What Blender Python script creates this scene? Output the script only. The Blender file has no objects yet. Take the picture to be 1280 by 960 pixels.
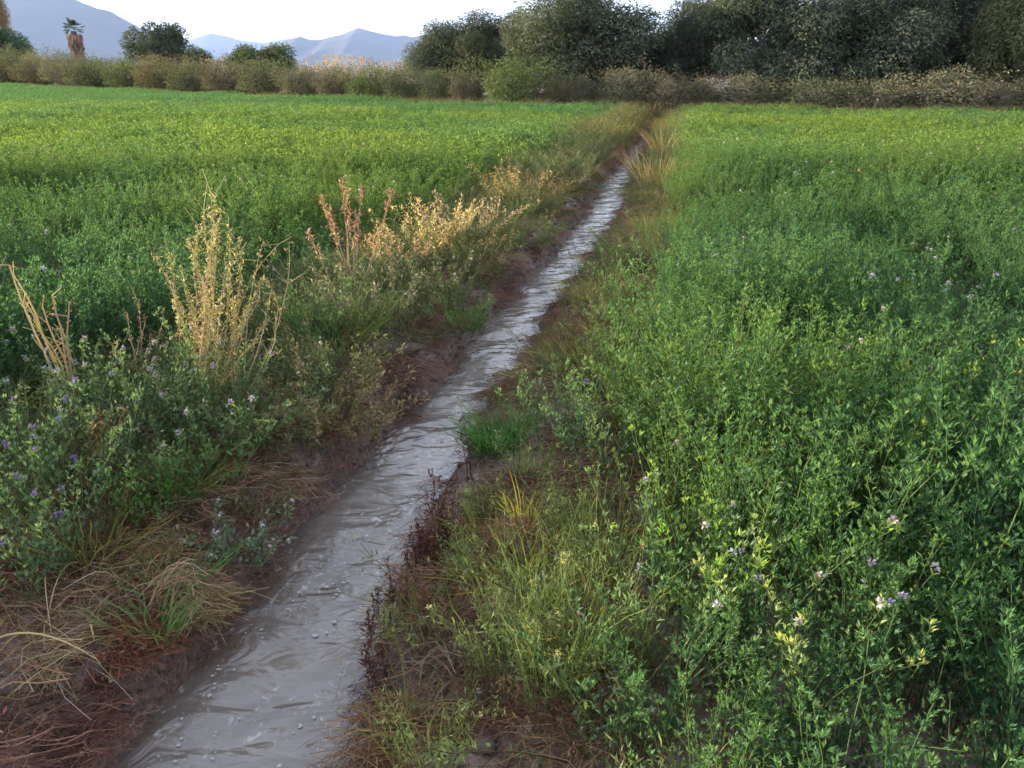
import bpy, math, random
import numpy as np

rng = np.random.default_rng(7)
random.seed(7)
scene = bpy.context.scene
R = math.radians

# ------------------------------------------------------------------ camera
F, EYE, YH = 1000.0, 1.7, 84.0            # focal length in px of a 1280 px wide frame, eye height, horizon row
PITCH = math.atan((480 - YH) / F)
cam_d = bpy.data.cameras.new("camera")
cam = bpy.data.objects.new("camera", cam_d)
scene.collection.objects.link(cam)
cam.location = (0, 0, EYE)
cam.rotation_euler = (math.pi / 2 - PITCH, 0, 0)
cam_d.sensor_width = 36.0
cam_d.lens = 36.0 * F / 1280.0
cam_d.clip_start = 0.05
cam_d.clip_end = 40000
scene.camera = cam

# ------------------------------------------------------------------ sky and sun
SUN_EL, SUN_AZ = 8.0, 72.0                # degrees; azimuth measured to the left of the view direction
world = bpy.data.worlds.new("World")
scene.world = world
world.use_nodes = True
wn = world.node_tree
wn.nodes.clear()
sky = wn.nodes.new("ShaderNodeTexSky")
sky.sky_type = 'NISHITA'
sky.sun_disc = False
sky.sun_elevation = R(SUN_EL)
sky.sun_rotation = R(-SUN_AZ)
sky.air_density = 1.0
sky.dust_density = 0.8
sky.ozone_density = 1.0
bg = wn.nodes.new("ShaderNodeBackground")
bg.inputs[1].default_value = 0.15
wo = wn.nodes.new("ShaderNodeOutputWorld")
# thin bright veil of high cloud over the whole sky
wtc = wn.nodes.new("ShaderNodeTexCoord")
wmp = wn.nodes.new("ShaderNodeMapping"); wmp.inputs["Scale"].default_value = (1.2, 1.2, 5.0)
wnz = wn.nodes.new("ShaderNodeTexNoise"); wnz.inputs["Scale"].default_value = 1.6; wnz.inputs["Detail"].default_value = 6
wmr = wn.nodes.new("ShaderNodeMapRange"); wmr.inputs[1].default_value = 0.3; wmr.inputs[2].default_value = 0.7
wmr.inputs[3].default_value = 0.72; wmr.inputs[4].default_value = 0.94
wmx = wn.nodes.new("ShaderNodeMix"); wmx.data_type = 'RGBA'; wmx.inputs[7].default_value = (1.2, 1.3, 1.52, 1)
# low sky made brighter than overhead, a gradient shaped to brighten the water
wsx = wn.nodes.new("ShaderNodeSeparateXYZ"); wel = wn.nodes.new("ShaderNodeMapRange")
wel.inputs[1].default_value = 0.0; wel.inputs[2].default_value = 0.9; wel.inputs[3].default_value = 2.4; wel.inputs[4].default_value = 1.05
wsc = wn.nodes.new("ShaderNodeMix"); wsc.data_type = 'RGBA'; wsc.blend_type = 'MULTIPLY'; wsc.inputs[0].default_value = 1
wn.links.new(wtc.outputs["Generated"], wsx.inputs[0]); wn.links.new(wsx.outputs[2], wel.inputs[0])
wsc.inputs[6].default_value = (1.2, 1.3, 1.52, 1)
wn.links.new(wel.outputs[0], wsc.inputs[7]); wn.links.new(wsc.outputs[2], wmx.inputs[7])
wn.links.new(wtc.outputs["Generated"], wmp.inputs[0]); wn.links.new(wmp.outputs[0], wnz.inputs["Vector"])
wn.links.new(wnz.outputs[0], wmr.inputs[0]); wn.links.new(wmr.outputs[0], wmx.inputs[0])
wn.links.new(sky.outputs[0], wmx.inputs[6]); wn.links.new(wmx.outputs[2], bg.inputs[0])
wn.links.new(bg.outputs[0], wo.inputs[0])

sun_d = bpy.data.lights.new("sun", 'SUN')
sun_d.energy = 4.5
sun_d.angle = R(0.8)
sun_d.color = (1.0, 0.83, 0.61)
sun = bpy.data.objects.new("sun", sun_d)
scene.collection.objects.link(sun)
sun.rotation_euler = (R(90 - SUN_EL), 0, R(180 + SUN_AZ))
sun.location = (-40, 20, 20)

vs = scene.view_settings
vs.view_transform = 'Standard'
vs.look = 'None'
vs.gamma = 1.0
vs.use_curve_mapping = False
vs.exposure = 2.42
scene.cycles.max_bounces = 5
scene.cycles.diffuse_bounces = 3
scene.cycles.glossy_bounces = 2
scene.cycles.transmission_bounces = 3
scene.cycles.volume_bounces = 0
scene.cycles.transparent_max_bounces = 4
scene.cycles.adaptive_threshold = 0.02
scene.cycles.caustics_reflective = False
scene.cycles.caustics_refractive = False

# ------------------------------------------------------------------ helpers
CP, SP = math.cos(PITCH), math.sin(PITCH)

def pix_dir(px, py):
    dx, dy = (px - 640) / F, -(py - 480) / F
    return np.array([dx, CP + dy * SP, -SP + dy * CP])

def pix_z(px, py, z=0.0):
    """point of height z seen at a pixel"""
    d = pix_dir(px, py)
    t = (z - EYE) / d[2]
    return d[0] * t, d[1] * t

def pix_y(px, py, y):
    """point at ground distance y seen at a pixel"""
    d = pix_dir(px, py)
    t = y / d[1]
    return d[0] * t, EYE + d[2] * t

class Noise2:
    def __init__(self, seed):
        self.g = np.random.default_rng(seed).random((256, 256))
    def one(self, x, y):
        xi, yi = np.floor(x).astype(int), np.floor(y).astype(int)
        fx, fy = x - xi, y - yi
        fx, fy = fx * fx * (3 - 2 * fx), fy * fy * (3 - 2 * fy)
        g = self.g
        a, b = g[xi % 256, yi % 256], g[(xi + 1) % 256, yi % 256]
        c, d = g[xi % 256, (yi + 1) % 256], g[(xi + 1) % 256, (yi + 1) % 256]
        return (a * (1 - fx) + b * fx) * (1 - fy) + (c * (1 - fx) + d * fx) * fy
    def __call__(self, x, y, oct=3, gain=0.5):
        x, y = np.asarray(x, float), np.asarray(y, float)
        s, a, t = 0, 1, 0
        for o in range(oct):
            s = s + a * (self.one(x * 2 ** o + 17.3 * o, y * 2 ** o + 5.1 * o) - 0.5)
            t += a
            a *= gain
        return s / t * 2      # about -1..1
nzA, nzB, nzC = Noise2(1), Noise2(2), Noise2(3)

col = scene.collection

def make_mesh(name, V, Q, mats, C=None, T=None, smooth=False, mat_idx=None):
    V = np.asarray(V, np.float32).reshape(-1, 3)
    Q = np.asarray(Q, np.int32).reshape(-1, 4) if Q is not None and len(Q) else np.zeros((0, 4), np.int32)
    T = np.asarray(T, np.int32).reshape(-1, 3) if T is not None and len(T) else np.zeros((0, 3), np.int32)
    me = bpy.data.meshes.new(name)
    me.vertices.add(len(V))
    me.vertices.foreach_set("co", V.ravel())
    loops = np.concatenate([Q.ravel(), T.ravel()])
    me.loops.add(len(loops))
    me.loops.foreach_set("vertex_index", loops)
    n = len(Q) + len(T)
    me.polygons.add(n)
    starts = np.concatenate([np.arange(len(Q)) * 4, len(Q) * 4 + np.arange(len(T)) * 3]).astype(np.int32)
    me.polygons.foreach_set("loop_start", starts)
    if mat_idx is not None:
        me.polygons.foreach_set("material_index", np.asarray(mat_idx, np.int32))
    if smooth:
        me.polygons.foreach_set("use_smooth", np.ones(n, bool))
    for m in (mats if isinstance(mats, (list, tuple)) else [mats]):
        me.materials.append(m)
    if C is not None:
        a = me.color_attributes.new("Col", 'FLOAT_COLOR', 'POINT')
        C = np.asarray(C, np.float32).reshape(-1, 3)
        a.data.foreach_set("color", np.hstack([C, np.ones((len(C), 1), np.float32)]).ravel())
    me.update(calc_edges=True)
    return me

class Geo:
    """vertex / quad / colour collector"""
    def __init__(self):
        self.V, self.Q, self.C, self.n = [], [], [], 0
    def add(self, V, Q, C):
        V = np.asarray(V, float).reshape(-1, 3)
        C = np.broadcast_to(np.asarray(C, float), (len(V), 3)) if np.ndim(C) == 1 else np.asarray(C, float).reshape(-1, 3)
        self.V.append(V); self.Q.append(np.asarray(Q).reshape(-1, 4) + self.n); self.C.append(C)
        self.n += len(V)
        return self
    def mesh(self, name, mat, smooth=False):
        return make_mesh(name, np.concatenate(self.V), np.concatenate(self.Q), mat, np.concatenate(self.C), smooth=smooth)
    def join(self, other):
        if other.n:
            self.add(np.concatenate(other.V), np.concatenate(other.Q), np.concatenate(other.C))
        return self

def unit(v):
    return v / np.maximum(np.linalg.norm(v, axis=-1, keepdims=True), 1e-9)

def leaf_geo(g, base, d, L, W, C, r, fold=0.25, droop=0.15, out=None):
    """diamond leaflets folded along the midrib; C per leaf"""
    N = len(base)
    if not N:
        return
    d = unit(d)
    hint = r.normal(0, 0.45, (N, 3)) + (np.array([0, 0, 1.0]) if out is None else out)
    side = unit(np.cross(d, hint))
    nrm = np.cross(side, d)
    L, W = np.broadcast_to(L, N)[:, None], np.broadcast_to(W, N)[:, None]
    v0 = base
    m = base + d * L * 0.5
    v1 = m + side * W * 0.5 + nrm * W * fold
    v3 = m - side * W * 0.5 + nrm * W * fold
    v2 = base + d * L - nrm * L * droop
    V = np.stack([v0, v1, v2, v3], 1).reshape(-1, 3)
    Q = np.arange(N * 4).reshape(N, 4)
    g.add(V, Q, np.repeat(np.broadcast_to(C, (N, 3)), 4, 0))

def tube_geo(g, P, rad, C, sides=3):
    """P (K,S,3) polylines, rad (K,S) or broadcastable"""
    P = np.asarray(P, float)
    K, S, _ = P.shape
    rad = np.broadcast_to(rad, (K, S))
    t = unit(np.gradient(P, axis=1))
    ref = np.where(np.abs(t[..., 2:3]) > 0.9, np.array([1.0, 0, 0]), np.array([0, 0, 1.0]))
    a = unit(np.cross(t, ref)); b = np.cross(t, a)
    ang = np.arange(sides) / sides * 2 * np.pi
    V = P[:, :, None] + rad[:, :, None, None] * (a[:, :, None] * np.cos(ang)[:, None] + b[:, :, None] * np.sin(ang)[:, None])
    idx = np.arange(K * S * sides).reshape(K, S, sides)
    nx = np.roll(idx, -1, 2)
    Q = np.stack([idx[:, :-1], nx[:, :-1], nx[:, 1:], idx[:, 1:]], -1).reshape(-1, 4)
    C = np.asarray(C, float)
    if C.ndim == 2:
        C = np.repeat(C, S * sides, 0)
    g.add(V.reshape(-1, 3), Q, C)

def ribbon_geo(g, P, wid, C, r):
    """flat blades along polylines P (K,S,3)"""
    P = np.asarray(P, float)
    K, S, _ = P.shape
    wid = np.broadcast_to(wid, (K, S))[:, :, None]
    t = unit(np.gradient(P, axis=1))
    h = r.normal(0, 1, (K, 1, 3)); h[..., 2] *= 0.4
    side = unit(np.cross(t, np.broadcast_to(h, t.shape)))
    V = np.stack([P - side * wid / 2, P + side * wid / 2], 2)
    idx = np.arange(K * S * 2).reshape(K, S, 2)
    Q = np.stack([idx[:, :-1, 0], idx[:, :-1, 1], idx[:, 1:, 1], idx[:, 1:, 0]], -1).reshape(-1, 4)
    C = np.asarray(C, float)
    if C.ndim == 2:
        C = np.repeat(C, S * 2, 0)
    g.add(V.reshape(-1, 3), Q, C)

def arcs(r, K, S, base_r, height, lean, curl=0.3, wob=0.02, hvar=0.3):
    """K stems growing up from a clump, (K,S,3); also their azimuths"""
    az = r.random(K) * 2 * np.pi
    br = base_r * np.sqrt(r.random(K))
    h = height * (1 - hvar + hvar * 2 * r.random(K) * 0.75)
    le = lean * r.random(K)
    t = np.linspace(0, 1, S)[None, :]
    out = np.stack([np.cos(az), np.sin(az)], 1)
    hor = (le[:, None] * t + curl * r.random(K)[:, None] * t ** 2) * h[:, None]
    z = h[:, None] * (t - 0.25 * curl * t ** 2)
    bx = (br * np.cos(az + r.normal(0, .6, K)))[:, None]; by = (br * np.sin(az + r.normal(0, .6, K)))[:, None]
    P = np.stack([bx + out[:, :1] * hor, by + out[:, 1:] * hor, z + 0 * t], -1)
    w = r.normal(0, wob, (K, S, 3)) * t[..., None]
    return P + w, az

def jit(r, base, N, v=0.18, h=0.08):
    base = np.asarray(base, float)
    return base * (1 + r.normal(0, v, (N, 1))).clip(0.4, 1.8) * (1 + r.normal(0, h, (N, 3))).clip(0.6, 1.5)

# ------------------------------------------------------------------ materials
def new_mat(name):
    m = bpy.data.materials.new(name)
    m.use_nodes = True
    m.node_tree.nodes.clear()
    return m, m.node_tree.nodes, m.node_tree.links

def leaf_mat(name, instanced, transl=0.35, rough=0.55, spec=0.3, lift=1.0):
    m, n, l = new_mat(name)
    at = n.new("ShaderNodeAttribute"); at.attribute_name = "Col"
    mul = n.new("ShaderNodeMix"); mul.data_type = 'RGBA'; mul.blend_type = 'MULTIPLY'; mul.inputs[0].default_value = 1
    gain = n.new("ShaderNodeMix"); gain.data_type = 'RGBA'; gain.blend_type = 'MULTIPLY'; gain.inputs[0].default_value = 1
    gain.inputs[7].default_value = (lift, lift, lift, 1); gain.clamp_result = False
    l.new(at.outputs[0], gain.inputs[6]); l.new(gain.outputs[2], mul.inputs[6])
    if instanced:
        t = n.new("ShaderNodeAttribute"); t.attribute_type = 'INSTANCER'; t.attribute_name = "tint"
        l.new(t.outputs[0], mul.inputs[7])
    else:
        t = n.new("ShaderNodeObjectInfo")
        l.new(t.outputs["Color"], mul.inputs[7])
    p = n.new("ShaderNodeBsdfPrincipled")
    p.inputs["Roughness"].default_value = rough
    p.inputs["Specular IOR Level"].default_value = spec
    l.new(mul.outputs[2], p.inputs["Base Color"])
    out = n.new("ShaderNodeOutputMaterial")
    if transl:
        tr = n.new("ShaderNodeBsdfTranslucent")
        w = n.new("ShaderNodeMix"); w.data_type = 'RGBA'; w.blend_type = 'MULTIPLY'; w.inputs[0].default_value = 1
        w.inputs[7].default_value = (1.3, 1.25, 0.75, 1)
        l.new(mul.outputs[2], w.inputs[6])
        l.new(w.outputs[2], tr.inputs[0])
        mx = n.new("ShaderNodeMixShader"); mx.inputs[0].default_value = transl
        l.new(p.outputs[0], mx.inputs[1]); l.new(tr.outputs[0], mx.inputs[2])
        l.new(mx.outputs[0], out.inputs[0])
    else:
        l.new(p.outputs[0], out.inputs[0])
    return m

M_leafI = leaf_mat("crop_leaf", True, 0.48, .6, .3, 1.1)
M_leaf = leaf_mat("plant_leaf", False, 0.42, .6, .3, 1.25)
M_dryI = leaf_mat("dry_litter_fibre", True, 0.15, 0.8, 0.15)
M_dry = leaf_mat("dry_stalk_fibre", False, 0.2, 0.75, 0.15)
M_tree = leaf_mat("tree_leaf", False, 0.25, 0.85, 0.04)

def ramp(n, stops):
    c = n.new("ShaderNodeValToRGB")
    el = c.color_ramp.elements
    while len(el) < len(stops):
        el.new(0.5)
    for e, (p, k) in zip(el, stops):
        e.position = p; e.color = (*k, 1)
    return c

def soil_mat():
    m, n, l = new_mat("soil")
    tc = n.new("ShaderNodeTexCoord")
    a = n.new("ShaderNodeTexNoise"); a.inputs["Scale"].default_value = 3.0; a.inputs["Detail"].default_value = 8
    l.new(tc.outputs["Object"], a.inputs["Vector"])
    b = n.new("ShaderNodeTexNoise"); b.inputs["Scale"].default_value = 45.0; b.inputs["Detail"].default_value = 9
    l.new(tc.outputs["Object"], b.inputs["Vector"])
    r1 = ramp(n, [(0.3, (0.14, 0.095, 0.075)), (0.5, (0.22, 0.155, 0.127)), (0.72, (0.33, 0.255, 0.22))])
    l.new(a.outputs[0], r1.inputs[0])
    r2 = ramp(n, [(0.3, (0.5, 0.46, 0.44)), (0.7, (1.25, 1.22, 1.2))])
    l.new(b.outputs[0], r2.inputs[0])
    mu = n.new("ShaderNodeMix"); mu.data_type = 'RGBA'; mu.blend_type = 'MULTIPLY'; mu.inputs[0].default_value = 1
    l.new(r1.outputs[0], mu.inputs[6]); l.new(r2.outputs[0], mu.inputs[7])
    wet = n.new("ShaderNodeAttribute"); wet.attribute_name = "Col"       # red channel: how wet the mud is
    sep = n.new("ShaderNodeSeparateColor"); l.new(wet.outputs[0], sep.inputs[0])
    wm = n.new("ShaderNodeMix"); wm.data_type = 'RGBA'; wm.blend_type = 'MULTIPLY'
    wm.inputs[7].default_value = (0.6, 0.52, 0.5, 1)
    l.new(sep.outputs[0], wm.inputs[0]); l.new(mu.outputs[2], wm.inputs[6])
    ro = n.new("ShaderNodeMapRange"); ro.inputs[3].default_value = 0.9; ro.inputs[4].default_value = 0.38
    l.new(sep.outputs[0], ro.inputs[0])
    p = n.new("ShaderNodeBsdfPrincipled")
    p.inputs["Specular IOR Level"].default_value = 0.35
    l.new(wm.outputs[2], p.inputs["Base Color"]); l.new(ro.outputs[0], p.inputs["Roughness"])
    bu = n.new("ShaderNodeBump"); bu.inputs["Strength"].default_value = 1.0; bu.inputs["Distance"].default_value = 0.03
    l.new(b.outputs[0], bu.inputs["Height"]); l.new(bu.outputs[0], p.inputs["Normal"])
    o = n.new("ShaderNodeOutputMaterial"); l.new(p.outputs[0], o.inputs[0])
    return m
M_soil = soil_mat()

def water_mat():
    m, n, l = new_mat("muddy_water")
    at = n.new("ShaderNodeAttribute"); at.attribute_name = "Col"      # flow coordinates: x across, y along (m)
    mp = n.new("ShaderNodeMapping"); mp.inputs["Scale"].default_value = (1, 1, 1)
    l.new(at.outputs["Vector"], mp.inputs[0])
    # ripples
    m1 = n.new("ShaderNodeMapping"); m1.inputs["Scale"].default_value = (4, 8.5, 1); m1.inputs["Rotation"].default_value = (0, 0, 0.35)
    l.new(at.outputs["Vector"], m1.inputs[0])
    n1 = n.new("ShaderNodeTexNoise"); n1.inputs["Scale"].default_value = 1.0; n1.inputs["Detail"].default_value = 2; n1.inputs["Distortion"].default_value = 0.7
    l.new(m1.outputs[0], n1.inputs["Vector"])
    m2 = n.new("ShaderNodeMapping"); m2.inputs["Scale"].default_value = (13, 30, 1); m2.inputs["Rotation"].default_value = (0, 0, -0.3)
    l.new(at.outputs["Vector"], m2.inputs[0])
    n2 = n.new("ShaderNodeTexNoise"); n2.inputs["Scale"].default_value = 1.0; n2.inputs["Detail"].default_value = 2; n2.inputs["Distortion"].default_value = 0.9
    l.new(m2.outputs[0], n2.inputs["Vector"])
    b1 = n.new("ShaderNodeBump"); b1.inputs["Strength"].default_value = 0.7; b1.inputs["Distance"].default_value = 0.026
    l.new(n1.outputs[0], b1.inputs["Height"])
    b2 = n.new("ShaderNodeBump"); b2.inputs["Strength"].default_value = 0.4; b2.inputs["Distance"].default_value = 0.003
    l.new(n2.outputs[0], b2.inputs["Height"]); l.new(b1.outputs[0], b2.inputs["Normal"])
    # silt
    s = n.new("ShaderNodeTexNoise"); s.inputs["Scale"].default_value = 2.2; s.inputs["Detail"].default_value = 5; s.inputs["Distortion"].default_value = 0.6
    l.new(at.outputs["Vector"], s.inputs["Vector"])
    sr = ramp(n, [(0.3, (0.125, 0.102, 0.088)), (0.7, (0.19, 0.16, 0.14))])
    l.new(s.outputs[0], sr.inputs[0])
    p = n.new("ShaderNodeBsdfPrincipled")
    p.inputs["Roughness"].default_value = 0.06
    p.inputs["IOR"].default_value = 1.46
    p.inputs["Specular IOR Level"].default_value = 1.0
    # thin foam film in flecks and streaks
    m3 = n.new("ShaderNodeMapping"); m3.inputs["Scale"].default_value = (30, 22, 1)
    l.new(at.outputs["Vector"], m3.inputs[0])
    f1 = n.new("ShaderNodeTexNoise"); f1.inputs["Scale"].default_value = 1.0; f1.inputs["Detail"].default_value = 3; f1.inputs["Distortion"].default_value = 1.0
    l.new(m3.outputs[0], f1.inputs["Vector"])
    f2 = n.new("ShaderNodeTexNoise"); f2.inputs["Scale"].default_value = 2.6; f2.inputs["Detail"].default_value = 2
    l.new(at.outputs["Vector"], f2.inputs["Vector"])
    fa = n.new("ShaderNodeMath"); fa.operation = 'MULTIPLY_ADD'; fa.inputs[1].default_value = 0.45
    l.new(f2.outputs[0], fa.inputs[0]); l.new(f1.outputs[0], fa.inputs[2])
    fm = n.new("ShaderNodeMapRange"); fm.inputs[1].default_value = 0.84; fm.inputs[2].default_value = 1.0; fm.inputs[3].default_value = 0; fm.inputs[4].default_value = 0.5
    l.new(fa.outputs[0], fm.inputs[0])
    fx = n.new("ShaderNodeMix"); fx.data_type = 'RGBA'; fx.inputs[7].default_value = (0.58, 0.56, 0.54, 1)
    se = n.new("ShaderNodeSeparateXYZ"); l.new(at.outputs["Vector"], se.inputs[0])     # z: how shallow the water is
    sh = n.new("ShaderNodeMix"); sh.data_type = 'RGBA'; sh.inputs[7].default_value = (0.10, 0.072, 0.06, 1)
    l.new(se.outputs[2], sh.inputs[0]); l.new(sr.outputs[0], sh.inputs[6])
    l.new(fm.outputs[0], fx.inputs[0]); l.new(sh.outputs[2], fx.inputs[6])
    fr = n.new("ShaderNodeMapRange"); fr.inputs[3].default_value = 0.02; fr.inputs[4].default_value = 0.6
    l.new(fm.outputs[0], fr.inputs[0]); l.new(fr.outputs[0], p.inputs["Roughness"])
    l.new(fx.outputs[2], p.inputs["Base Color"])
    l.new(b2.outputs[0], p.inputs["Normal"])
    o = n.new("ShaderNodeOutputMaterial"); l.new(p.outputs[0], o.inputs[0])
    return m
M_water = water_mat()

def plain_mat(name, c, rough=0.8, scale=20, var=0.35, bump=0.0, spec=0.3):
    m, n, l = new_mat(name)
    tc = n.new("ShaderNodeTexCoord")
    a = n.new("ShaderNodeTexNoise"); a.inputs["Scale"].default_value = scale; a.inputs["Detail"].default_value = 6
    l.new(tc.outputs["Object"], a.inputs["Vector"])
    c = np.array(c)
    r1 = ramp(n, [(0.3, tuple(c * (1 - var))), (0.7, tuple(c * (1 + var)))])
    l.new(a.outputs[0], r1.inputs[0])
    p = n.new("ShaderNodeBsdfPrincipled"); p.inputs["Roughness"].default_value = rough
    p.inputs["Specular IOR Level"].default_value = spec
    l.new(r1.outputs[0], p.inputs["Base Color"])
    if bump:
        bu = n.new("ShaderNodeBump"); bu.inputs["Strength"].default_value = 0.8; bu.inputs["Distance"].default_value = bump
        l.new(a.outputs[0], bu.inputs["Height"]); l.new(bu.outputs[0], p.inputs["Normal"])
    o = n.new("ShaderNodeOutputMaterial"); l.new(p.outputs[0], o.inputs[0])
    return m
M_foam = plain_mat("foam", (0.36, 0.345, 0.335), 0.5, 80, 0.15)
M_clod = plain_mat("dried_mud", (0.17, 0.125, 0.105), 0.9, 9, 0.35, 0.02)
M_rock = plain_mat("mountain_rock", (0.042, 0.04, 0.045), 0.95, 0.004, 0.3)
M_bark = plain_mat("bark", (0.10, 0.08, 0.065), 0.9, 14, 0.4, 0.02)

# ------------------------------------------------------------------ object bookkeeping
def setp(o, label=None, cat=None, group=None, kind=None):
    if label: o["label"] = label
    if cat: o["category"] = cat
    if group: o["group"] = group
    if kind: o["kind"] = kind
    return o

def thing(name, label, cat, loc=(0, 0, 0), rotz=0.0, scale=1.0, group=None):
    o = bpy.data.objects.new(name, None)
    o.empty_display_size = 0.1
    col.objects.link(o)
    o.location = loc
    o.rotation_euler = (0, 0, rotz)
    o.scale = scale if isinstance(scale, tuple) else (scale,) * 3
    return setp(o, label, cat, group)

def part(name, me, parent, tint=(1, 1, 1), loc=None, rot=None):
    o = bpy.data.objects.new(name, me)
    col.objects.link(o)
    o.parent = parent
    o.color = (*tint, 1)
    if loc is not None: o.location = loc
    if rot is not None: o.rotation_euler = rot
    return o

# ------------------------------------------------------------------ the ditch and the ground
yLk = [-6, 0.5, 1.66, 1.94, 2.24, 2.46, 2.9, 3.32, 3.66, 4.06, 4.68, 5.3, 5.77, 6.6, 7.75, 9.5, 11.83, 16.5, 24, 33, 60]
xLk = [-1.3, -1.15, -1.10, -1.05, -.97, -.95, -.90, -.79, -.68, -.61, -.40, -.28, -.22, .02, .36, .72, 1.17, 2.10, 3.75, 5.8, 11.5]
yRk = [-6, 0.5, 1.66, 1.9, 2.28, 2.67, 3.17, 3.66, 4.29, 4.68, 5.88, 7.12, 8.93, 10.48, 15.8, 24, 33, 60]
xRk = [-.50, -.42, -.43, -.45, -.46, -.42, -.33, -.22, -.13, .04, .24, .58, 1.05, 1.38, 2.45, 4.1, 6.1, 11.8]
WATER_Z = -0.10

def edgeL(y): return np.interp(y, yLk, xLk)
def edgeR(y): return np.interp(y, yRk, xRk)
def centre(y): return 0.5 * (edgeL(y) + edgeR(y))

def gz(x, y):
    x, y = np.asarray(x, float), np.asarray(y, float)
    yy = np.clip(y, -6, 60)
    wob = 0.05 * nzA(x * 0 + yy * 3.1, x * 1.5, 4, .6)
    sl = edgeL(yy) + wob - x                       # outside distance to the left
    sr = x - (edgeR(yy) + wob)
    s = np.maximum(sl, sr)
    left = sl > sr
    near = np.exp(-np.maximum(s, 0) / 3.0)
    xs = [-0.4, -0.10, 0.0, 0.05, 0.16, 0.45, 0.8, 1.5, 2.2]
    zl = np.interp(s, xs, [-0.26, -0.19, -0.10, 0.0, 0.075, 0.13, 0.15, 0.04, 0.0])
    zr = np.interp(s, xs, [-0.26, -0.19, -0.10, -0.04, 0.02, 0.06, 0.08, 0.02, 0.0])
    z = np.where(left, zl, zr)
    bank = np.clip(1 - np.abs(s - 0.5) / 1.0, 0, 1)
    z = z + bank * 0.06 * nzB(x * 2.1, y * 2.1, 2) + np.clip((s + .06) / 0.1, 0, 1) * near * (0.045 * nzA(x * 9, y * 9, 4) + 0.022 * nzC(x * 30, y * 30, 3))
    fade = np.clip((y - 36) / 8, 0, 1)             # the ditch ends before the hedge
    z = z * (1 - fade)
    return z

def graded(fine_lo, fine_hi, step, far_lo, far_hi, g=1.13):
    a = list(np.arange(fine_lo, fine_hi + 1e-6, step))
    s, v = step, fine_hi
    while v < far_hi:
        s *= g; v += s; a.append(v)
    s, v = step, fine_lo
    while v > far_lo:
        s *= g; v -= s; a.insert(0, v)
    return np.array(a)

gu = graded(-1.3, 1.1, 0.022, -9000, 9000)
gv1 = np.arange(1.0, 6.5, 0.03); gv2 = graded(6.5, 6.6, 0.035, 6.4, 14000, 1.03)
gv = np.concatenate([[-600, -200, -60, -20, -8, -4, -2, -1, -0.3, 0.2, 0.5, 0.75, 0.9], gv1, gv2[gv2 > 6.51]])
UU, VV = np.meshgrid(gu, gv)
XX = UU + centre(np.clip(VV, -6, 60))
ZZ = gz(XX, VV)
sdist = np.maximum(edgeL(np.clip(VV, -6, 60)) - XX, XX - edgeR(np.clip(VV, -6, 60)))
wet = np.clip(1 - (sdist - 0.05) / 0.28 + 0.5 * nzB(XX * 6, VV * 6, 2), 0, 1) * (VV < 40)
nv, nu = UU.shape
gi = np.arange(nv * nu).reshape(nv, nu)
GQ = np.stack([gi[:-1, :-1], gi[:-1, 1:], gi[1:, 1:], gi[1:, :-1]], -1)
gme = make_mesh("ground", np.stack([XX, VV, ZZ], -1), GQ, M_soil, np.stack([wet, wet * 0, wet * 0], -1).reshape(-1, 3), smooth=True)
ground = bpy.data.objects.new("ground", gme); col.objects.link(ground)
setp(ground, "brown soil of the fields and muddy ditch banks", "ground", kind="structure")

# water: one sheet in the ditch, with real low ripples
wy = np.concatenate([np.arange(-1.0, 8, 0.022), graded(8, 8.05, 0.025, 7.99, 36, 1.02)[1:]])
wx = np.linspace(-0.14, 1.14, 44)
WYY, WT = np.meshgrid(wy, wx, indexing='ij')
WXX = edgeL(WYY) * (1 - WT) + edgeR(WYY) * WT
mid = np.clip(1 - (2 * WT - 1) ** 2, 0, 1)
uu = WXX - centre(WYY)
wob = uu + 0.05 * nzA(WYY * 2, uu * 2, 2)
rip = 0.0095 * nzA(wob * 4 + WYY * 1.2, WYY * 5.5 - wob * 4, 2) + 0.0022 * nzB(wob * 8, WYY * 15 + wob * 8, 2)
WZ = WATER_Z + rip * (0.35 + 0.65 * mid) - np.clip((WYY - 30) / 6, 0, 1) * 0.0
wi = np.arange(WT.size).reshape(WT.shape)
WQ = np.stack([wi[:-1, :-1], wi[:-1, 1:], wi[1:, 1:], wi[1:, :-1]], -1)
wme = make_mesh("water", np.stack([WXX, WYY, WZ], -1), WQ, M_water, np.stack([uu, WYY, np.clip(1 - np.minimum(WT, 1 - WT) / .22 + .35 * nzC(WT * 4, WYY * 3, 2), 0, 1)], -1).reshape(-1, 3), smooth=True)
water = bpy.data.objects.new("water", wme); col.objects.link(water)
setp(water, "rippling muddy irrigation water in the narrow ditch", "water", kind="structure")

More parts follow.
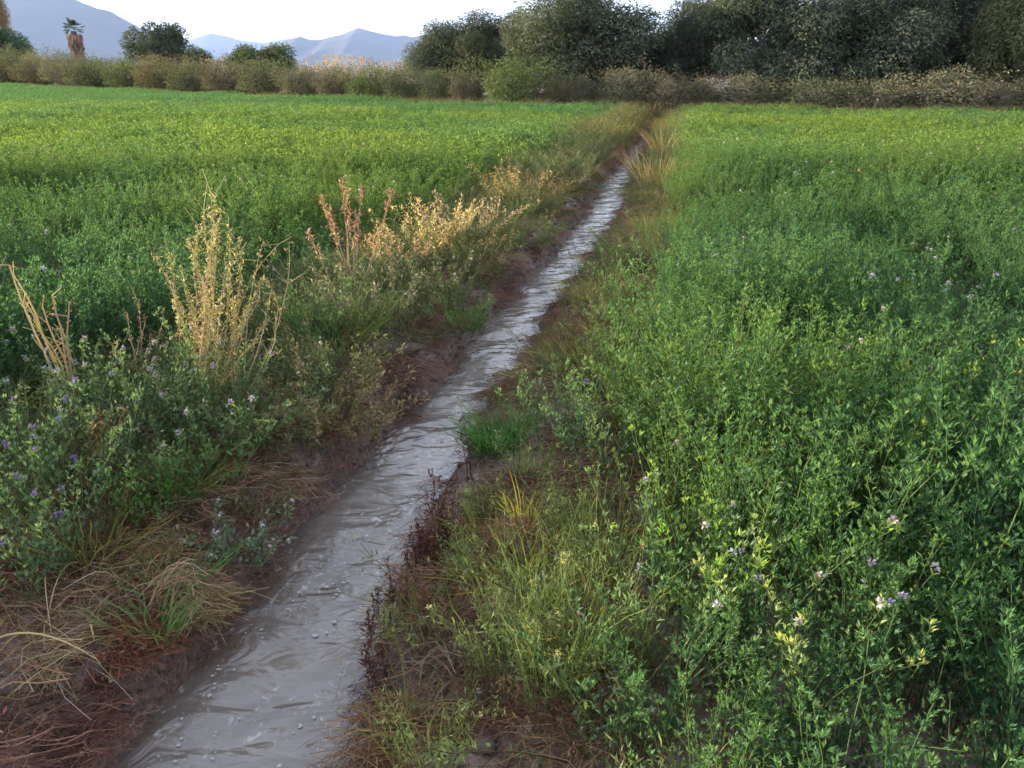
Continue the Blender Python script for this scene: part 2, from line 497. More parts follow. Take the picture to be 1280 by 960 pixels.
# foam flecks drifting on the water
g = Geo(); r = np.random.default_rng(11)
nf = 0
while nf < 520:
    y = 1.3 + 3.4 * r.random() ** 1.6
    t = 0.12 + 0.76 * r.random()
    x = edgeL(y) * (1 - t) + edgeR(y) * t
    if nzC(x * 5 + 3, y * 2.2, 2) + 0.25 * (2.4 - y) < r.uniform(-0.35, 0.45): continue
    rad = 0.0018 + 0.006 * r.random() ** 2.8
    k = 8
    a = np.arange(k) / k * 2 * np.pi
    sx = rad * (0.7 + 0.6 * r.random()); sy = rad * (0.6 + 0.8 * r.random())
    ring = np.stack([x + sx * np.cos(a) * (1 + r.normal(0, .2, k)), y + sy * np.sin(a) * (1 + r.normal(0, .2, k)), np.full(k, WATER_Z + 0.004)], 1)
    top = ring * [1, 1, 1]; top[:, :2] = ring[:, :2] * 0.6 + np.array([x, y]) * 0.4; top[:, 2] += 0.0006
    V = np.concatenate([ring, top])
    Q = [[i, (i + 1) % k, k + (i + 1) % k, k + i] for i in range(k)] + [[k, k + 1, k + 2, k + 3], [k, k + 3, k + 4, k + 7], [k + 4, k + 5, k + 6, k + 7]]
    g.add(V, Q, np.ones(3)); nf += 1
o = bpy.data.objects.new("foam", g.mesh("foam", M_foam, True)); col.objects.link(o)
setp(o, "small white foam flecks drifting on the muddy water", "foam", kind="stuff")

# ------------------------------------------------------------------ plant generators (all return Geo parts)
GREEN = (0.050, 0.118, 0.056)
GREEN_TIP = (0.09, 0.178, 0.06)
STEM = (0.10, 0.16, 0.05)
STRAW = (0.42, 0.31, 0.155)
TAN = (0.30, 0.215, 0.12)
RUST = (0.19, 0.10, 0.072)

def alfalfa(seed, height=0.5, nst=13, spread=0.05, lean=0.3, nodes=32, leaf=0.0215, col_=GREEN, tip=GREEN_TIP, flowers=0, fcol=(0.33, 0.24, 0.5)):
    r = np.random.default_rng(seed)
    S = 7
    P, az = arcs(r, nst, S, spread, height, lean, 0.22, 0.008)
    gs, gl, gf = Geo(), Geo(), Geo()
    gf.heads = []
    tube_geo(gs, P, np.linspace(0.0022, 0.0011, S)[None, :], jit(r, STEM, nst, 0.15))
    for k in range(nst):
        t = np.sort(r.uniform(0.1, 1.0, nodes)) ** 0.72
        f = t * (S - 1); i0 = np.minimum(f.astype(int), S - 2); fr = (f - i0)[:, None]
        pos = P[k, i0] * (1 - fr) + P[k, i0 + 1] * fr
        a = np.arange(nodes) * 2.4 + r.random() * 6 + r.normal(0, .4, nodes)
        el = r.uniform(0.35, 1.15, nodes) + 0.35 * t
        pd = np.stack([np.cos(a) * np.cos(el), np.sin(a) * np.cos(el), np.sin(el)], 1)
        pl = (r.uniform(0.012, 0.05, nodes) * (1.15 - 0.6 * t))[:, None]
        tipb = pos + pd * pl
        sd = np.stack([-np.sin(a), np.cos(a), 0 * a], 1)
        base = np.concatenate([tipb, tipb, tipb])
        d = np.concatenate([pd, pd * .9 + sd * .5, pd * .9 - sd * .5]) + [0, 0, .4]
        tt = np.tile(t, 3)
        L = leaf * r.uniform(0.7, 1.3, 3 * nodes) * (1.15 - 0.35 * tt)
        c = np.asarray(col_) * (1 - tt[:, None] ** 3) + np.asarray(tip) * tt[:, None] ** 3
        c = c * (1 + r.normal(0, .16, (3 * nodes, 1))).clip(.5, 1.6)
        leaf_geo(gl, base, d, L, L * r.uniform(.2, .32, 3 * nodes), c, r)
        # growing tip
        n = 7
        d = r.normal(0, .45, (n, 3)) + [0, 0, 0.9]
        leaf_geo(gl, np.repeat(P[k, -1:], n, 0) - [0, 0, .004], d, leaf * r.uniform(.6, 1.1, n), leaf * .3, jit(r, tip, n, .15), r)
        if r.random() < flowers * .55:
            n = 16
            c0 = P[k, -1] + np.array([r.normal(0, .008), r.normal(0, .008), .012])
            d = unit(r.normal(0, 1, (n, 3)) + [0, 0, .5])
            gh = Geo(); leaf_geo(gh, c0 + d * .003, d, r.uniform(.009, .015, n), .007, jit(r, fcol, n, .2, .08), r)
            gf.join(gh); gf.heads.append(gh)
    return gs, gl, gf

def fine_weed(seed, height=0.32, nst=14, spread=0.09, lean=0.8, per=26, leaf=0.03, wid=0.13, col_=(0.105, 0.135, 0.055), tip=None, flowers=0, fcol=(0.5, 0.46, 0.5), stemc=(0.14, 0.12, 0.06)):
    """bushy weed with narrow leaves"""
    r = np.random.default_rng(seed)
    S = 6
    per, leaf = int(per * 1.7), leaf * .72
    P, az = arcs(r, nst, S, spread, height, lean, 0.35, 0.012, 0.4)
    gs, gl, gf = Geo(), Geo(), Geo()
    tube_geo(gs, P, np.linspace(0.0022, 0.001, S)[None, :], jit(r, stemc, nst, .2))
    tip = tip or col_
    for k in range(nst):
        t = r.uniform(.12, 1, per)
        f = t * (S - 1); i0 = np.minimum(f.astype(int), S - 2); fr = (f - i0)[:, None]
        pos = P[k, i0] * (1 - fr) + P[k, i0 + 1] * fr
        tang = P[k, i0 + 1] - P[k, i0]
        d = unit(tang) * .7 + r.normal(0, .6, (per, 3))
        off = r.normal(0, .012, (per, 3))
        c = np.asarray(col_) * (1 - t[:, None]) + np.asarray(tip) * t[:, None]
        L = leaf * r.uniform(.6, 1.35, per)
        leaf_geo(gl, pos + off, d, L, L * wid * r.uniform(.7, 1.5, per), c * (1 + r.normal(0, .2, (per, 1))).clip(.45, 1.7), r, .1)
        if r.random() < flowers:
            n = 11
            dd = unit(r.normal(0, 1, (n, 3)) + [0, 0, .4])
            leaf_geo(gf, P[k, -1] + dd * .002, dd, r.uniform(.006, .011, n), .005, jit(r, fcol, n, .2, .06), r)
    return gs, gl, gf

def grass(seed, n=60, height=0.3, spread=0.06, lean=0.7, wid=0.004, col_=(0.10, 0.19, 0.05), tip=None, curl=.5, S=6):
    r = np.random.default_rng(seed)
    P, az = arcs(r, n, S, spread, height, lean, curl, 0.006, .45)
    g = Geo()
    w = wid * np.array([.8, 1, 1, .85, .55, .12])[None, :] if S == 6 else wid * np.linspace(1, .2, S)[None, :]
    C = np.repeat(jit(r, col_, n, .2), S * 2, 0)
    if tip is not None:
        tt = np.tile(np.repeat(np.linspace(0, 1, S), 2), n)[:, None] ** 1.5
        C = C * (1 - tt) + np.asarray(tip) * tt
    gg = Geo(); ribbon_geo(gg, P, w, np.ones(3), r)
    g.add(gg.V[0], gg.Q[0], C)
    return g

def tangle(seed, n=90, radius=0.2, height=0.09, length=0.22, rad=0.0014, col_=RUST, droop=.6, leafy=0):
    """matted dead strands lying in a heap"""
    r = np.random.default_rng(seed)
    S = 6
    a = r.random(n) * 6.283
    q = radius * np.sqrt(r.random(n))
    top = height * (1 - (q / radius) ** 2)
    c0 = np.stack([q * np.cos(a), q * np.sin(a), top * r.uniform(.1, 1, n) + .004], 1)
    th = r.random(n) * 6.283
    L = length * r.uniform(.5, 1.3, n)
    t = np.linspace(-.5, .5, S)[None, :]
    kx = r.normal(0, 1.3, n)[:, None]
    x = np.cos(th)[:, None] * t * L[:, None] - np.sin(th)[:, None] * kx * t ** 2 * L[:, None]
    y = np.sin(th)[:, None] * t * L[:, None] + np.cos(th)[:, None] * kx * t ** 2 * L[:, None]
    z = -(t ** 2) * droop * L[:, None] + r.normal(0, .16, n)[:, None] * t * L[:, None] + r.normal(0, .004, (n, S))
    P = np.stack([x, y, z], -1) + c0[:, None]
    P[..., 2] = np.maximum(P[..., 2], -.02)
    g = Geo()
    ribbon_geo(g, P, rad * 2 * r.uniform(.6, 1.5, (n, 1)), jit(r, col_, n, .28), r)
    if leafy:
        b = P[r.integers(0, n, leafy), r.integers(0, S, leafy)]
        leaf_geo(g, b, r.normal(0, 1, (leafy, 3)), r.uniform(.008, .025, leafy), .007, jit(r, col_, leafy, .35), r)
    return g

# ------------------------------------------------------------------ instanced ground cover ("stuff")
def proto_obj(name, *geos, mat):
    G = Geo()
    for q in geos:
        G.join(q)
    me = G.mesh(name, mat)
    return bpy.data.objects.new(name, me)           # mesh source for the scatter, not placed in the scene

def scatter(name, label, cat, protos, pos, rot, sc, pick, tint):
    N = len(pos)
    me = bpy.data.meshes.new(name)
    me.vertices.add(N)
    me.vertices.foreach_set("co", np.asarray(pos, np.float32).ravel())
    def att(nm, ty, data, key):
        a = me.attributes.new(nm, ty, 'POINT'); a.data.foreach_set(key, np.ascontiguousarray(data).ravel())
    att("rot", 'FLOAT_VECTOR', np.asarray(rot, np.float32), "vector")
    att("sc", 'FLOAT_VECTOR', np.asarray(sc, np.float32), "vector")
    att("pick", 'INT', np.asarray(pick, np.int32), "value")
    att("tint", 'FLOAT_COLOR', np.hstack([np.asarray(tint, np.float32), np.ones((N, 1), np.float32)]), "color")
    for p in protos:
        if p.data.materials[0] and p.data.materials[0].name not in me.materials:
            me.materials.append(p.data.materials[0])
    ob = bpy.data.objects.new(name, me); col.objects.link(ob)
    ng = bpy.data.node_groups.new(name + "_scatter", 'GeometryNodeTree')
    ng.interface.new_socket("Geometry", in_out='INPUT', socket_type='NodeSocketGeometry')
    ng.interface.new_socket("Geometry", in_out='OUTPUT', socket_type='NodeSocketGeometry')
    n, l = ng.nodes, ng.links
    gin, gout = n.new("NodeGroupInput"), n.new("NodeGroupOutput")
    join = n.new("GeometryNodeGeometryToInstance")
    for p in reversed(protos):
        oi = n.new("GeometryNodeObjectInfo"); oi.inputs[0].default_value = p; oi.inputs[1].default_value = False
        l.new(oi.outputs["Geometry"], join.inputs[0])
    ip = n.new("GeometryNodeInstanceOnPoints")
    ip.inputs["Pick Instance"].default_value = True
    l.new(gin.outputs[0], ip.inputs["Points"]); l.new(join.outputs[0], ip.inputs["Instance"])
    def na(nm, ty, sock):
        q = n.new("GeometryNodeInputNamedAttribute"); q.data_type = ty; q.inputs[0].default_value = nm
        l.new(q.outputs[0], ip.inputs[sock])
    na("pick", 'INT', "Instance Index"); na("rot", 'FLOAT_VECTOR', "Rotation"); na("sc", 'FLOAT_VECTOR', "Scale")
    l.new(ip.outputs[0], gout.inputs[0])
    md = ob.modifiers.new("scatter", 'NODES'); md.node_group = ng
    return setp(ob, label, cat, kind="stuff")

def hedge_y(x):                                     # front line of the hedge across the far end
    return np.interp(x, [-90, -43, -20, -8, 0, 5.6, 14.5, 40], [104, 70, 47.5, 36.5, 30.5, 28.5, 25.3, 18])

def in_view(x, y, m=2.5):
    return (np.abs(x) < 0.66 * y + m) & (y > 0.3)

def jitter_grid(x0, x1, y0, y1, step, r):
    gx, gy = np.meshgrid(np.arange(x0, x1, step), np.arange(y0, y1, step))
    x = gx.ravel() + r.uniform(-.5, .5, gx.size) * step
    y = gy.ravel() + r.uniform(-.5, .5, gx.size) * step
    return x, y

alf = [proto_obj("alfalfa_source", *alfalfa(100 + i, 0.56, 14, 0.07, 0.26 + .08 * (i % 3))[:2], mat=M_leafI) for i in range(5)]
alf += [proto_obj("alfalfa_source", *alfalfa(120 + i, 0.56, 14, 0.07, 0.32, flowers=.25, fcol=(.36, .3, .5)), mat=M_leafI) for i in range(2)]

def far_patch(seed, n=1900, size=1.25, h=0.54, leaf=0.046):
    r = np.random.default_rng(seed)
    g = Geo()
    m = 60
    cx, cy = r.uniform(-size / 2, size / 2, (2, m))
    ch = h * r.uniform(.68, 1.15, m)
    k = r.integers(0, m, n)
    t = r.random(n) ** .55
    rr = .11 * (1.1 - .75 * t)
    b = np.stack([cx[k] + r.normal(0, 1, n) * rr, cy[k] + r.normal(0, 1, n) * rr, ch[k] * (.25 + .75 * t)], 1)
    d = r.normal(0, .8, (n, 3)) + [0, 0, .45]
    c = np.asarray(GREEN) * (1 - t[:, None] ** 4) + np.asarray(GREEN_TIP) * t[:, None] ** 4
    L = leaf * r.uniform(.6, 1.3, n)
    leaf_geo(g, b, d, L, L * .42, c * (1 + r.normal(0, .18, (n, 1))).clip(.5, 1.6), r)
    return g
far_p = [proto_obj("alfalfa_patch_source", far_patch(200 + i), mat=M_leafI) for i in range(4)]

def field(side, name, label):
    r = np.random.default_rng(31 if side > 0 else 32)
    NEAR = 12.0
    x0, x1 = (-0.5, 30) if side > 0 else (-60, 6)
    def off(y, x):
        jig = 0.24 * nzA(y * .9, x * 0 + side * 9.0, 3)
        if side > 0:
            return x - edgeR(np.clip(y, -6, 60)) - np.interp(y, [0, 1.6, 2.4, 3.2, 4.2, 5.2, 7.5, 12, 30], [.72, .72, .84, .78, .72, .75, .85, .8, 1.0]) - jig
        return edgeL(np.clip(y, -6, 60)) - x - np.interp(y, [0, 2, 3, 3.9, 4.4, 6.3, 8.6, 13.4, 24], [1.3, 1.4, 1.9, 1.9, 1.3, 1.4, 1.5, 1.25, 1.0]) - jig
    xa, ya = jitter_grid(max(x0, -12), min(x1, 12), 0.3, 4.6, 0.178, r)
    xb, yb = jitter_grid(max(x0, -12), min(x1, 12), 4.6, NEAR, 0.21, r)
    x, y = np.concatenate([xa, xb]), np.concatenate([ya, yb])
    ok = (off(y, x) > 0) & in_view(x, y, 1.6) & (x * x + y * y > 0.62 ** 2 + 0 * x) & (y > .55)
    hgt = 1.02 + 0.28 * nzB(x * .55, y * .55, 3) + 0.36 * nzC(x * 1.3, y * 1.3, 2)
    ok &= (hgt > .8) | (r.random(x.size) < .6)
    x, y, hgt = x[ok], y[ok], hgt[ok]
    N = len(x)
    edge = np.clip(off(y, x) / .35, .0, 1)
    s = hgt * r.uniform(.76, 1.22, N) * (.72 + .28 * edge)
    pk = np.where(r.random(N) < .1, r.integers(5, 7, N), r.integers(0, 5, N))
    ye = np.clip(np.interp(y, [2, 5, 12], [.02, .25, .5]) + .8 * nzA(x * .35, y * .35, 3) + r.normal(0, .2, N), 0, 1)[:, None]
    tint = (1 - ye) * np.array([.86, .95, 1.0]) + ye * np.array([1.5, 1.2, .75])
    tint = tint * r.uniform(.82, 1.18, (N, 1))
    pos = [np.stack([x, y, gz(x, y) - .01], 1)]; rot = [np.stack([r.normal(0, .1, N), r.normal(0, .1, N), r.random(N) * 6.28], 1)]
    sc = [np.stack([s * 1.05, s * 1.05, s], 1)]; pick = [pk]; tn = [tint]
    # far part in larger tufts
    x, y = jitter_grid(x0, x1, NEAR - .2, 76, 0.62, r)
    ok = (off(y, x) > .35) & in_view(x, y, 4) & (y < hedge_y(x) - 1.2)
    x, y = x[ok], y[ok]; N = len(x)
    hgt = 1 + 0.16 * nzB(x * .3, y * .3, 3) + .08 * nzC(x * 1.2, y * 1.2, 2)
    ye = np.clip(.62 + .8 * nzA(x * .25, y * .25, 3) + r.normal(0, .22, N), 0, 1)[:, None]
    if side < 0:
        band = np.clip((y - (23 - .45 * x) + 1.5 * nzC(x * .4, y * .4, 2)) / 1.5, 0, 1)[:, None]     # greener strip by the hedge: the hedge's shade put into the tint
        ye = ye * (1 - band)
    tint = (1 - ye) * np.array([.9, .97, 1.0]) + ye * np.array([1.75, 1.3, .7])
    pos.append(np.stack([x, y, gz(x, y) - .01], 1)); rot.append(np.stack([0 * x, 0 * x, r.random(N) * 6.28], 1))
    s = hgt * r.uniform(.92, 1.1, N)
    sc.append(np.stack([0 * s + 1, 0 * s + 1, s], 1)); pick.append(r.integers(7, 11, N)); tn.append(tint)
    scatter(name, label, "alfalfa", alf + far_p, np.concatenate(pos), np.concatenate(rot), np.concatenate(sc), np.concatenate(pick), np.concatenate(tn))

field(+1, "alfalfa_field", "dense green alfalfa crop filling the field right of the ditch")
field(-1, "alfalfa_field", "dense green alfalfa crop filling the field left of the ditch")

# bank cover
OLIVE = (0.115, 0.15, 0.07)
weedp = [proto_obj("weed_source", *fine_weed(300, .26, 14, .08, 1.0, 26, col_=OLIVE), mat=M_leafI),
         proto_obj("weed_source", *fine_weed(301, .22, 14, .10, 1.1, 26, .022, .2, col_=(.13, .135, .07)), mat=M_leafI),
         proto_obj("weed_source", *fine_weed(302, .26, 12, .08, .9, 24, .026, .25, col_=(.10, .15, .075), flowers=.2, fcol=(.27, .24, .27)), mat=M_leafI),
         proto_obj("weed_source", grass(303, 60, .24, .07, .9, .0035, (.11, .17, .05), (.2, .2, .07)), mat=M_leafI),
         proto_obj("weed_source", *fine_weed(304, .2, 14, .1, 1.3, 20, .02, .2, col_=(.17, .12, .07), stemc=(.2, .12, .08)), mat=M_leafI)]
litp = [proto_obj("litter_source", tangle(310, 110, .2, .05, .2, .0012, RUST, leafy=90), mat=M_dryI),
        proto_obj("litter_source", tangle(311, 90, .2, .06, .26, .0012, (.22, .12, .08), leafy=50), mat=M_dryI),
        proto_obj("litter_source", tangle(312, 80, .2, .06, .3, .0013, TAN, leafy=30), mat=M_dryI)]

def bank(side, step, y0, y1, lo, hi, r, keep, lit):
    x, y = jitter_grid(-4, 9, y0, y1, step, r)
    s = (x - edgeR(y)) if side > 0 else (edgeL(y) - x)
    hi_ = np.interp(y, hi[0], hi[1])
    ok = (s > lo * np.interp(y, [3, 6, 12], [1, .6, .3])) & (s < hi_) & in_view(x, y, .8)
    x, y, s = x[ok], y[ok], s[ok]
    dens = keep + .55 * nzC(x * 1.6 + 5, y * 1.6, 2)
    if side > 0 and lit:
        dens = dens * np.where(y < 3.3, .62, 1.0)
    if side < 0 and lit:
        dens = dens * np.where((y < 2.35 + .2 * nzA(x * 3, y * 3, 2)), .12, 1.0)
    k = r.random(len(x)) < dens
    return x[k], y[k], s[k]

def bank_scatter(name, label, side, protos, seed, step, lo, hi, keep, weights, tintf, srange, cat):
    r = np.random.default_rng(seed)
    P = []
    for y0, y1, st in ((.7, 7, step), (7, 36, step * 1.5)):
        P.append(bank(side, st, y0, y1, lo, hi, r, keep, cat == 'weeds'))
    x, y, s = (np.concatenate([p[i] for p in P]) for i in range(3))
    N = len(x)
    w = np.array([weights(si) for si in s])
    w = w / w.sum(1, keepdims=True)
    pk = (np.cumsum(w, 1) < r.random((N, 1))).sum(1)
    far = np.clip((y - 7) / 10, 0, 1)
    sc = r.uniform(*srange, N) * (1 + .5 * far) * np.clip(.6 + s * .9, .55, 1.05)
    tint = tintf(x, y, s, r)
    scatter(name, label, cat, protos, np.stack([x, y, gz(x, y) - .012], 1), np.stack([r.normal(0, .12, N), r.normal(0, .12, N), r.random(N) * 6.28], 1), np.stack([sc] * 3, 1), pk, tint)

def weed_tint(x, y, s, r):
    N = len(x)
    b = np.clip(.4 + 1.1 * nzB(x * .9, y * .9, 2) + r.normal(0, .2, N), 0, 1)[:, None]
    return ((1 - b) * np.array([.85, 1.0, .9]) + b * np.array([1.35, 1.05, .9])) * r.uniform(.75, 1.2, (N, 1))
def lit_tint(x, y, s, r):
    return np.ones((len(x), 3)) * r.uniform(.65, 1.35, (len(x), 1))

Lhi = ([0, 2, 3, 3.9, 4.4, 6.3, 8.6, 13.4, 24, 36], [1.5, 1.6, 2.0, 2.0, 1.45, 1.5, 1.6, 1.4, 1.15, 1.2])
Rhi = ([0, 1.6, 2.4, 3.2, 4.2, 5.2, 7.5, 12, 30], [.8, .8, .9, .9, .92, .95, 1.1, 1.1, 1.3])
bank_scatter("bank_weeds", "low olive and grey-green weeds covering the left ditch bank", -1, weedp, 41, .12, .14, Lhi, .72,
             lambda s: [1.2, .9, .8, .35 + .4 * (s < .5), .9 * (s < .6) + .1], weed_tint, (.75, 1.35), "weeds")
bank_scatter("bank_weeds", "low olive and lemon-green weeds covering the right ditch bank", 1, weedp, 42, .12, .12, Rhi, .55,
             lambda s: [1.2, .8, .5, .8, .5], weed_tint, (.7, 1.25), "weeds")
bank_scatter("bank_litter", "matted rusty dead stems along the left water margin", -1, litp, 43, .105, -.01, ([0, 40], [1.1, .9]), .5,
             lambda s: [1.5 if s < .4 else .7, .9, .1 + .25 * (s > .4)], lit_tint, (.7, 1.2), "litter")
bank_scatter("bank_litter", "matted rusty dead stems along the right water margin", 1, litp, 44, .11, -.01, ([0, 40], [.85, .8]), .5,
             lambda s: [1.2 if s < .3 else .6, .8, .4], lit_tint, (.7, 1.2), "litter")

# ------------------------------------------------------------------ placing
def near(px, py):
    """point of the ground seen at a pixel"""
    z = 0.05
    for _ in range(8):
        x, y = pix_z(px, py, z)
        z = float(gz(x, y))
    return x, y, z

def bg_spot(px, behind):
    """point a given distance behind the hedge line in the direction of a pixel column"""
    y = 35.0
    for _ in range(60):
        x, _z = pix_y(px, 110, y)
        y = 0.5 * y + 0.5 * (float(hedge_y(x)) + behind)
    return pix_y(px, 110, y)[0], y

# ------------------------------------------------------------------ mountains
def mountain(label, D, ridge, depth, seed, rough=0.12, step=40.0):
    pts = [pix_y(px, py, D) for px, py in ridge]
    xs, zs = [p[0] for p in pts], [p[1] for p in pts]
    gx = np.arange(xs[0], xs[-1], step)
    gy = np.concatenate([np.linspace(-1, 0, 26), np.linspace(0, 1, 10)[1:]]) * depth
    X, Y = np.meshgrid(gx, gy)
    rz = np.interp(X, xs, zs)
    nz = Noise2(seed)
    sc = depth * 0.45
    f = np.clip(1 - np.abs(Y) / depth, 0, 1)
    rid = 1 - np.abs(nz(X / sc * 2.2 + 3, Y / sc * 1.1 + 7, 5, .55)) * 1.6
    z = rz * f ** 1.15 * (1 - (1 - f) * 0.55 * (1 - rid)) * (1 + 0.0 * X) + rz * rough * 0.6 * nz(X / sc * 11, Y / sc * 11, 5, .6) * (.3 + .7 * (1 - f)) * np.clip(f * 3, 0, 1)
    edge = np.clip(np.minimum(X - xs[0], xs[-1] - X) / (depth * .6), 0, 1)
    z = z * np.where(edge < 1, .35 + .65 * edge, 1) - 3 - (1 - f) * 6
    i = np.arange(X.size).reshape(X.shape)
    Q = np.stack([i[:-1, :-1], i[:-1, 1:], i[1:, 1:], i[1:, :-1]], -1)
    me = make_mesh("mountain", np.stack([X, Y + D, z], -1), Q, M_rock, smooth=True)
    o = bpy.data.objects.new("mountain", me); col.objects.link(o)
    setp(o, label, "mountain", kind="structure")

mountain("high grey mountain rising behind the palm", 5200,
         [(-600, 30), (-420, 0), (-300, -30), (-150, -45), (-40, -30), (30, -18), (60, -14), (92, -2), (118, 8), (135, 8), (160, 18), (186, 30), (205, 40), (235, 52), (275, 70), (340, 84)], 1700, 51)
mountain("low jagged mountain with a pointed summit beyond the hedge", 7000,
         [(230, 80), (300, 72), (340, 60), (356, 50), (376, 45), (388, 50), (397, 50), (412, 46), (430, 42), (440, 37), (447, 34), (462, 38), (470, 40), (484, 43), (496, 45), (504, 43), (516, 46), (528, 43), (545, 46), (600, 40), (660, 46), (760, 40), (900, 52), (1100, 48), (1300, 40), (1600, 55)], 1300, 52, .08, 30)
mountain("far pale hills between the two mountains", 12000,
         [(100, 70), (180, 60), (225, 52), (245, 47), (262, 41), (280, 44), (300, 50), (330, 53), (360, 48), (420, 50), (520, 55), (700, 60)], 1700, 53, .1, 60)

# ------------------------------------------------------------------ trees beyond the hedge
def bez(p0, p1, S, r, sag):
    t = np.linspace(0, 1, S)[:, None]
    m = (p0 + p1) / 2 + sag
    return (1 - t) ** 2 * p0 + 2 * t * (1 - t) * m + t ** 2 * p1

def tree_geo(seed, w=4.6, h=5.2, low=0.8, lobes=30, per=560, leaf=0.13, lw=.36, c0=(.078, .094, .064), c1=(.125, .142, .1), droop=.7, lobe_r=(.55, .95), trunk_r=.2, cone=0.0):
    r = np.random.default_rng(seed)
    gl, gt = Geo(), Geo()
    cen = []
    while len(cen) < lobes:
        p = r.uniform(-1, 1, 3)
        q = np.linalg.norm(p)
        if q > 1 or q < .35: continue
        f = 1 - cone * (p[2] * .5 + .5)
        c = np.array([p[0] * f * (w / 2 - lobe_r[0] * .8), p[1] * f * (w / 2 - lobe_r[0] * .8), low + (h - low) * (.5 + .42 * p[2])])
        if any(np.linalg.norm(c - k) < lobe_r[0] * .75 for k in cen) and r.random() < .8: continue
        cen.append(c)
    cen = np.array(cen)
    rad = r.uniform(*lobe_r, lobes)
    for c, R_ in zip(cen, rad):
        n = int(per * (R_ / np.mean(lobe_r)) ** 2)
        d = unit(r.normal(0, 1, (n, 3)))
        q = R_ * r.random(n) ** .28 * (1 + .22 * np.sin(d[:, 0] * 7 + c[0] * 9) * np.sin(d[:, 2] * 6 + c[1] * 5))
        b = c + d * q[:, None] * [1, 1, 1.05]
        dirv = d * .6 + r.normal(0, .5, (n, 3)) + [0, 0, -droop * .7]
        m = r.random()
        cc = (np.asarray(c0) * (1 - m) + np.asarray(c1) * m) * (1 + r.normal(0, .1, (n, 1))).clip(.4, 1.7)
        L = leaf * r.uniform(.6, 1.4, n)
        leaf_geo(gl, b, dirv, L, L * lw, cc, r, .1, out=d * 1.3 + [0, 0, .3])
    base = np.array([0, 0, -.1])
    fork = np.array([r.normal(0, .1), r.normal(0, .1), low + (h - low) * .16])
    S = 7
    tube_geo(gt, bez(base, fork, S, r, np.array([.08, .05, 0]))[None], np.linspace(trunk_r * 1.35, trunk_r, S)[None], np.ones(3), 9)
    k = np.argsort(cen[:, 2])
    for j in k[::2]:
        P = bez(fork - [0, 0, .12], cen[j], S, r, np.array([r.normal(0, .15), r.normal(0, .15), -.15]))
        tube_geo(gt, P[None], np.linspace(trunk_r * .5, .025, S)[None], np.ones(3), 6)
    return gt, gl

olive_m = []
for i in range(4):
    gt, gl = tree_geo(500 + i, 4.6, 5.4, .75, 36, 1500, .12)
    olive_m.append((gt.mesh("trunk", M_bark, True), gl.mesh("crown", M_tree)))
ever_m = []
for i in range(2):
    gt, gl = tree_geo(520 + i, 4.2, 4.6, .6, 26, 900, .16, .4, (.06, .08, .05), (.10, .125, .075), .2, (.5, .85), .16)
    ever_m.append((gt.mesh("trunk", M_bark, True), gl.mesh("crown", M_tree)))
gt, gl = tree_geo(530, 2.2, 12, 3.0, 26, 200, .2, .4, (.30, .21, .12), (.36, .27, .16), .3, (.5, .8), .16, .4)
tan_m = (gt.mesh("trunk", M_bark, True), gl.mesh("crown", M_tree))

def tree(name, label, meshes, w0, h0, px, behind, wpx, top, rot, tint=(1, 1, 1), group=None, cat="tree"):
    x, y = bg_spot(px, behind)
    ztop = pix_y(px, top, y)[1]
    wm = wpx / F * y * (1.18 if name == 'olive_tree' else 1.05)
    t = thing(name, label, cat, (x, y, 0), rot, (wm / w0, wm / w0, ztop / h0), group)
    part("trunk", meshes[0], t)
    part("crown", meshes[1], t, tint)
    return t

OG = "olive trees behind the right-hand hedge"
tree("olive_tree", "smaller dark olive tree at the left end of the grove", olive_m[0], 4.6, 5.4, 563, 7, 78, 26, .3, (.85, .88, .88), OG)
tree("olive_tree", "dark olive tree just left of the big rounded olive", olive_m[1], 4.6, 5.4, 622, 7.5, 100, 14, 1.9, (.85, .85, .8), OG)
tree("olive_tree", "big rounded grey-green olive tree left of the sky gap", olive_m[2], 4.6, 5.4, 726, 4.2, 156, -16, 0.4, (1.05, 1.08, 1.05), OG)
tree("olive_tree", "low olive filling the foot of the sky gap", olive_m[3], 4.6, 5.4, 806, 6.5, 46, 46, 2.2, (.8, .85, .85), OG)
tree("olive_tree", "darkest olive tree right of the sky gap", olive_m[0], 4.6, 5.4, 866, 6.0, 92, -10, 3.6, (.7, .72, .75), OG)
tree("olive_tree", "broad grey-green olive with a low pale bough, in the middle of the grove", olive_m[3], 4.6, 5.4, 962, 4.0, 150, -36, 5.1, (1.05, 1.1, 1.08), OG)
tree("olive_tree", "wide dark olive right of the second sky gap", olive_m[1], 4.6, 5.4, 1088, 4.2, 142, -30, 4.4, (.9, .95, .95), OG)
tree("olive_tree", "shadowy olive second from the right frame edge", olive_m[2], 4.6, 5.4, 1190, 5.8, 118, -44, 2.9, (.75, .77, .8), OG)
tree("olive_tree", "olive with a sunlit-yellow crown tint cut by the right frame edge", olive_m[0], 4.6, 5.4, 1272, 4.0, 112, -34, 1.2, (1.25, 1.2, .85), OG)  # low sun's yellow put into the whole crown's tint
tree("olive_tree", "olive just beyond the right frame edge", olive_m[3], 4.6, 5.4, 1370, 4.0, 120, -20, 1.7, (1, 1, .9), OG)
EG = "dark evergreen trees behind the left hedge"
tree("evergreen_tree", "dark round evergreen with a lumpy top right of the palm", ever_m[0], 4.2, 4.6, 205, 9, 76, 27, .4, (.9, .9, .9), EG)
tree("evergreen_tree", "small dark evergreen beside the lumpy evergreen", ever_m[1], 4.2, 4.6, 252, 8, 30, 52, 1.4, (.8, .85, .85), EG)
tree("evergreen_tree", "low dome-shaped evergreen in front of the pale hills", ever_m[1], 4.2, 4.6, 331, 6, 74, 46, 2.6, (1.15, 1.15, .9), EG)
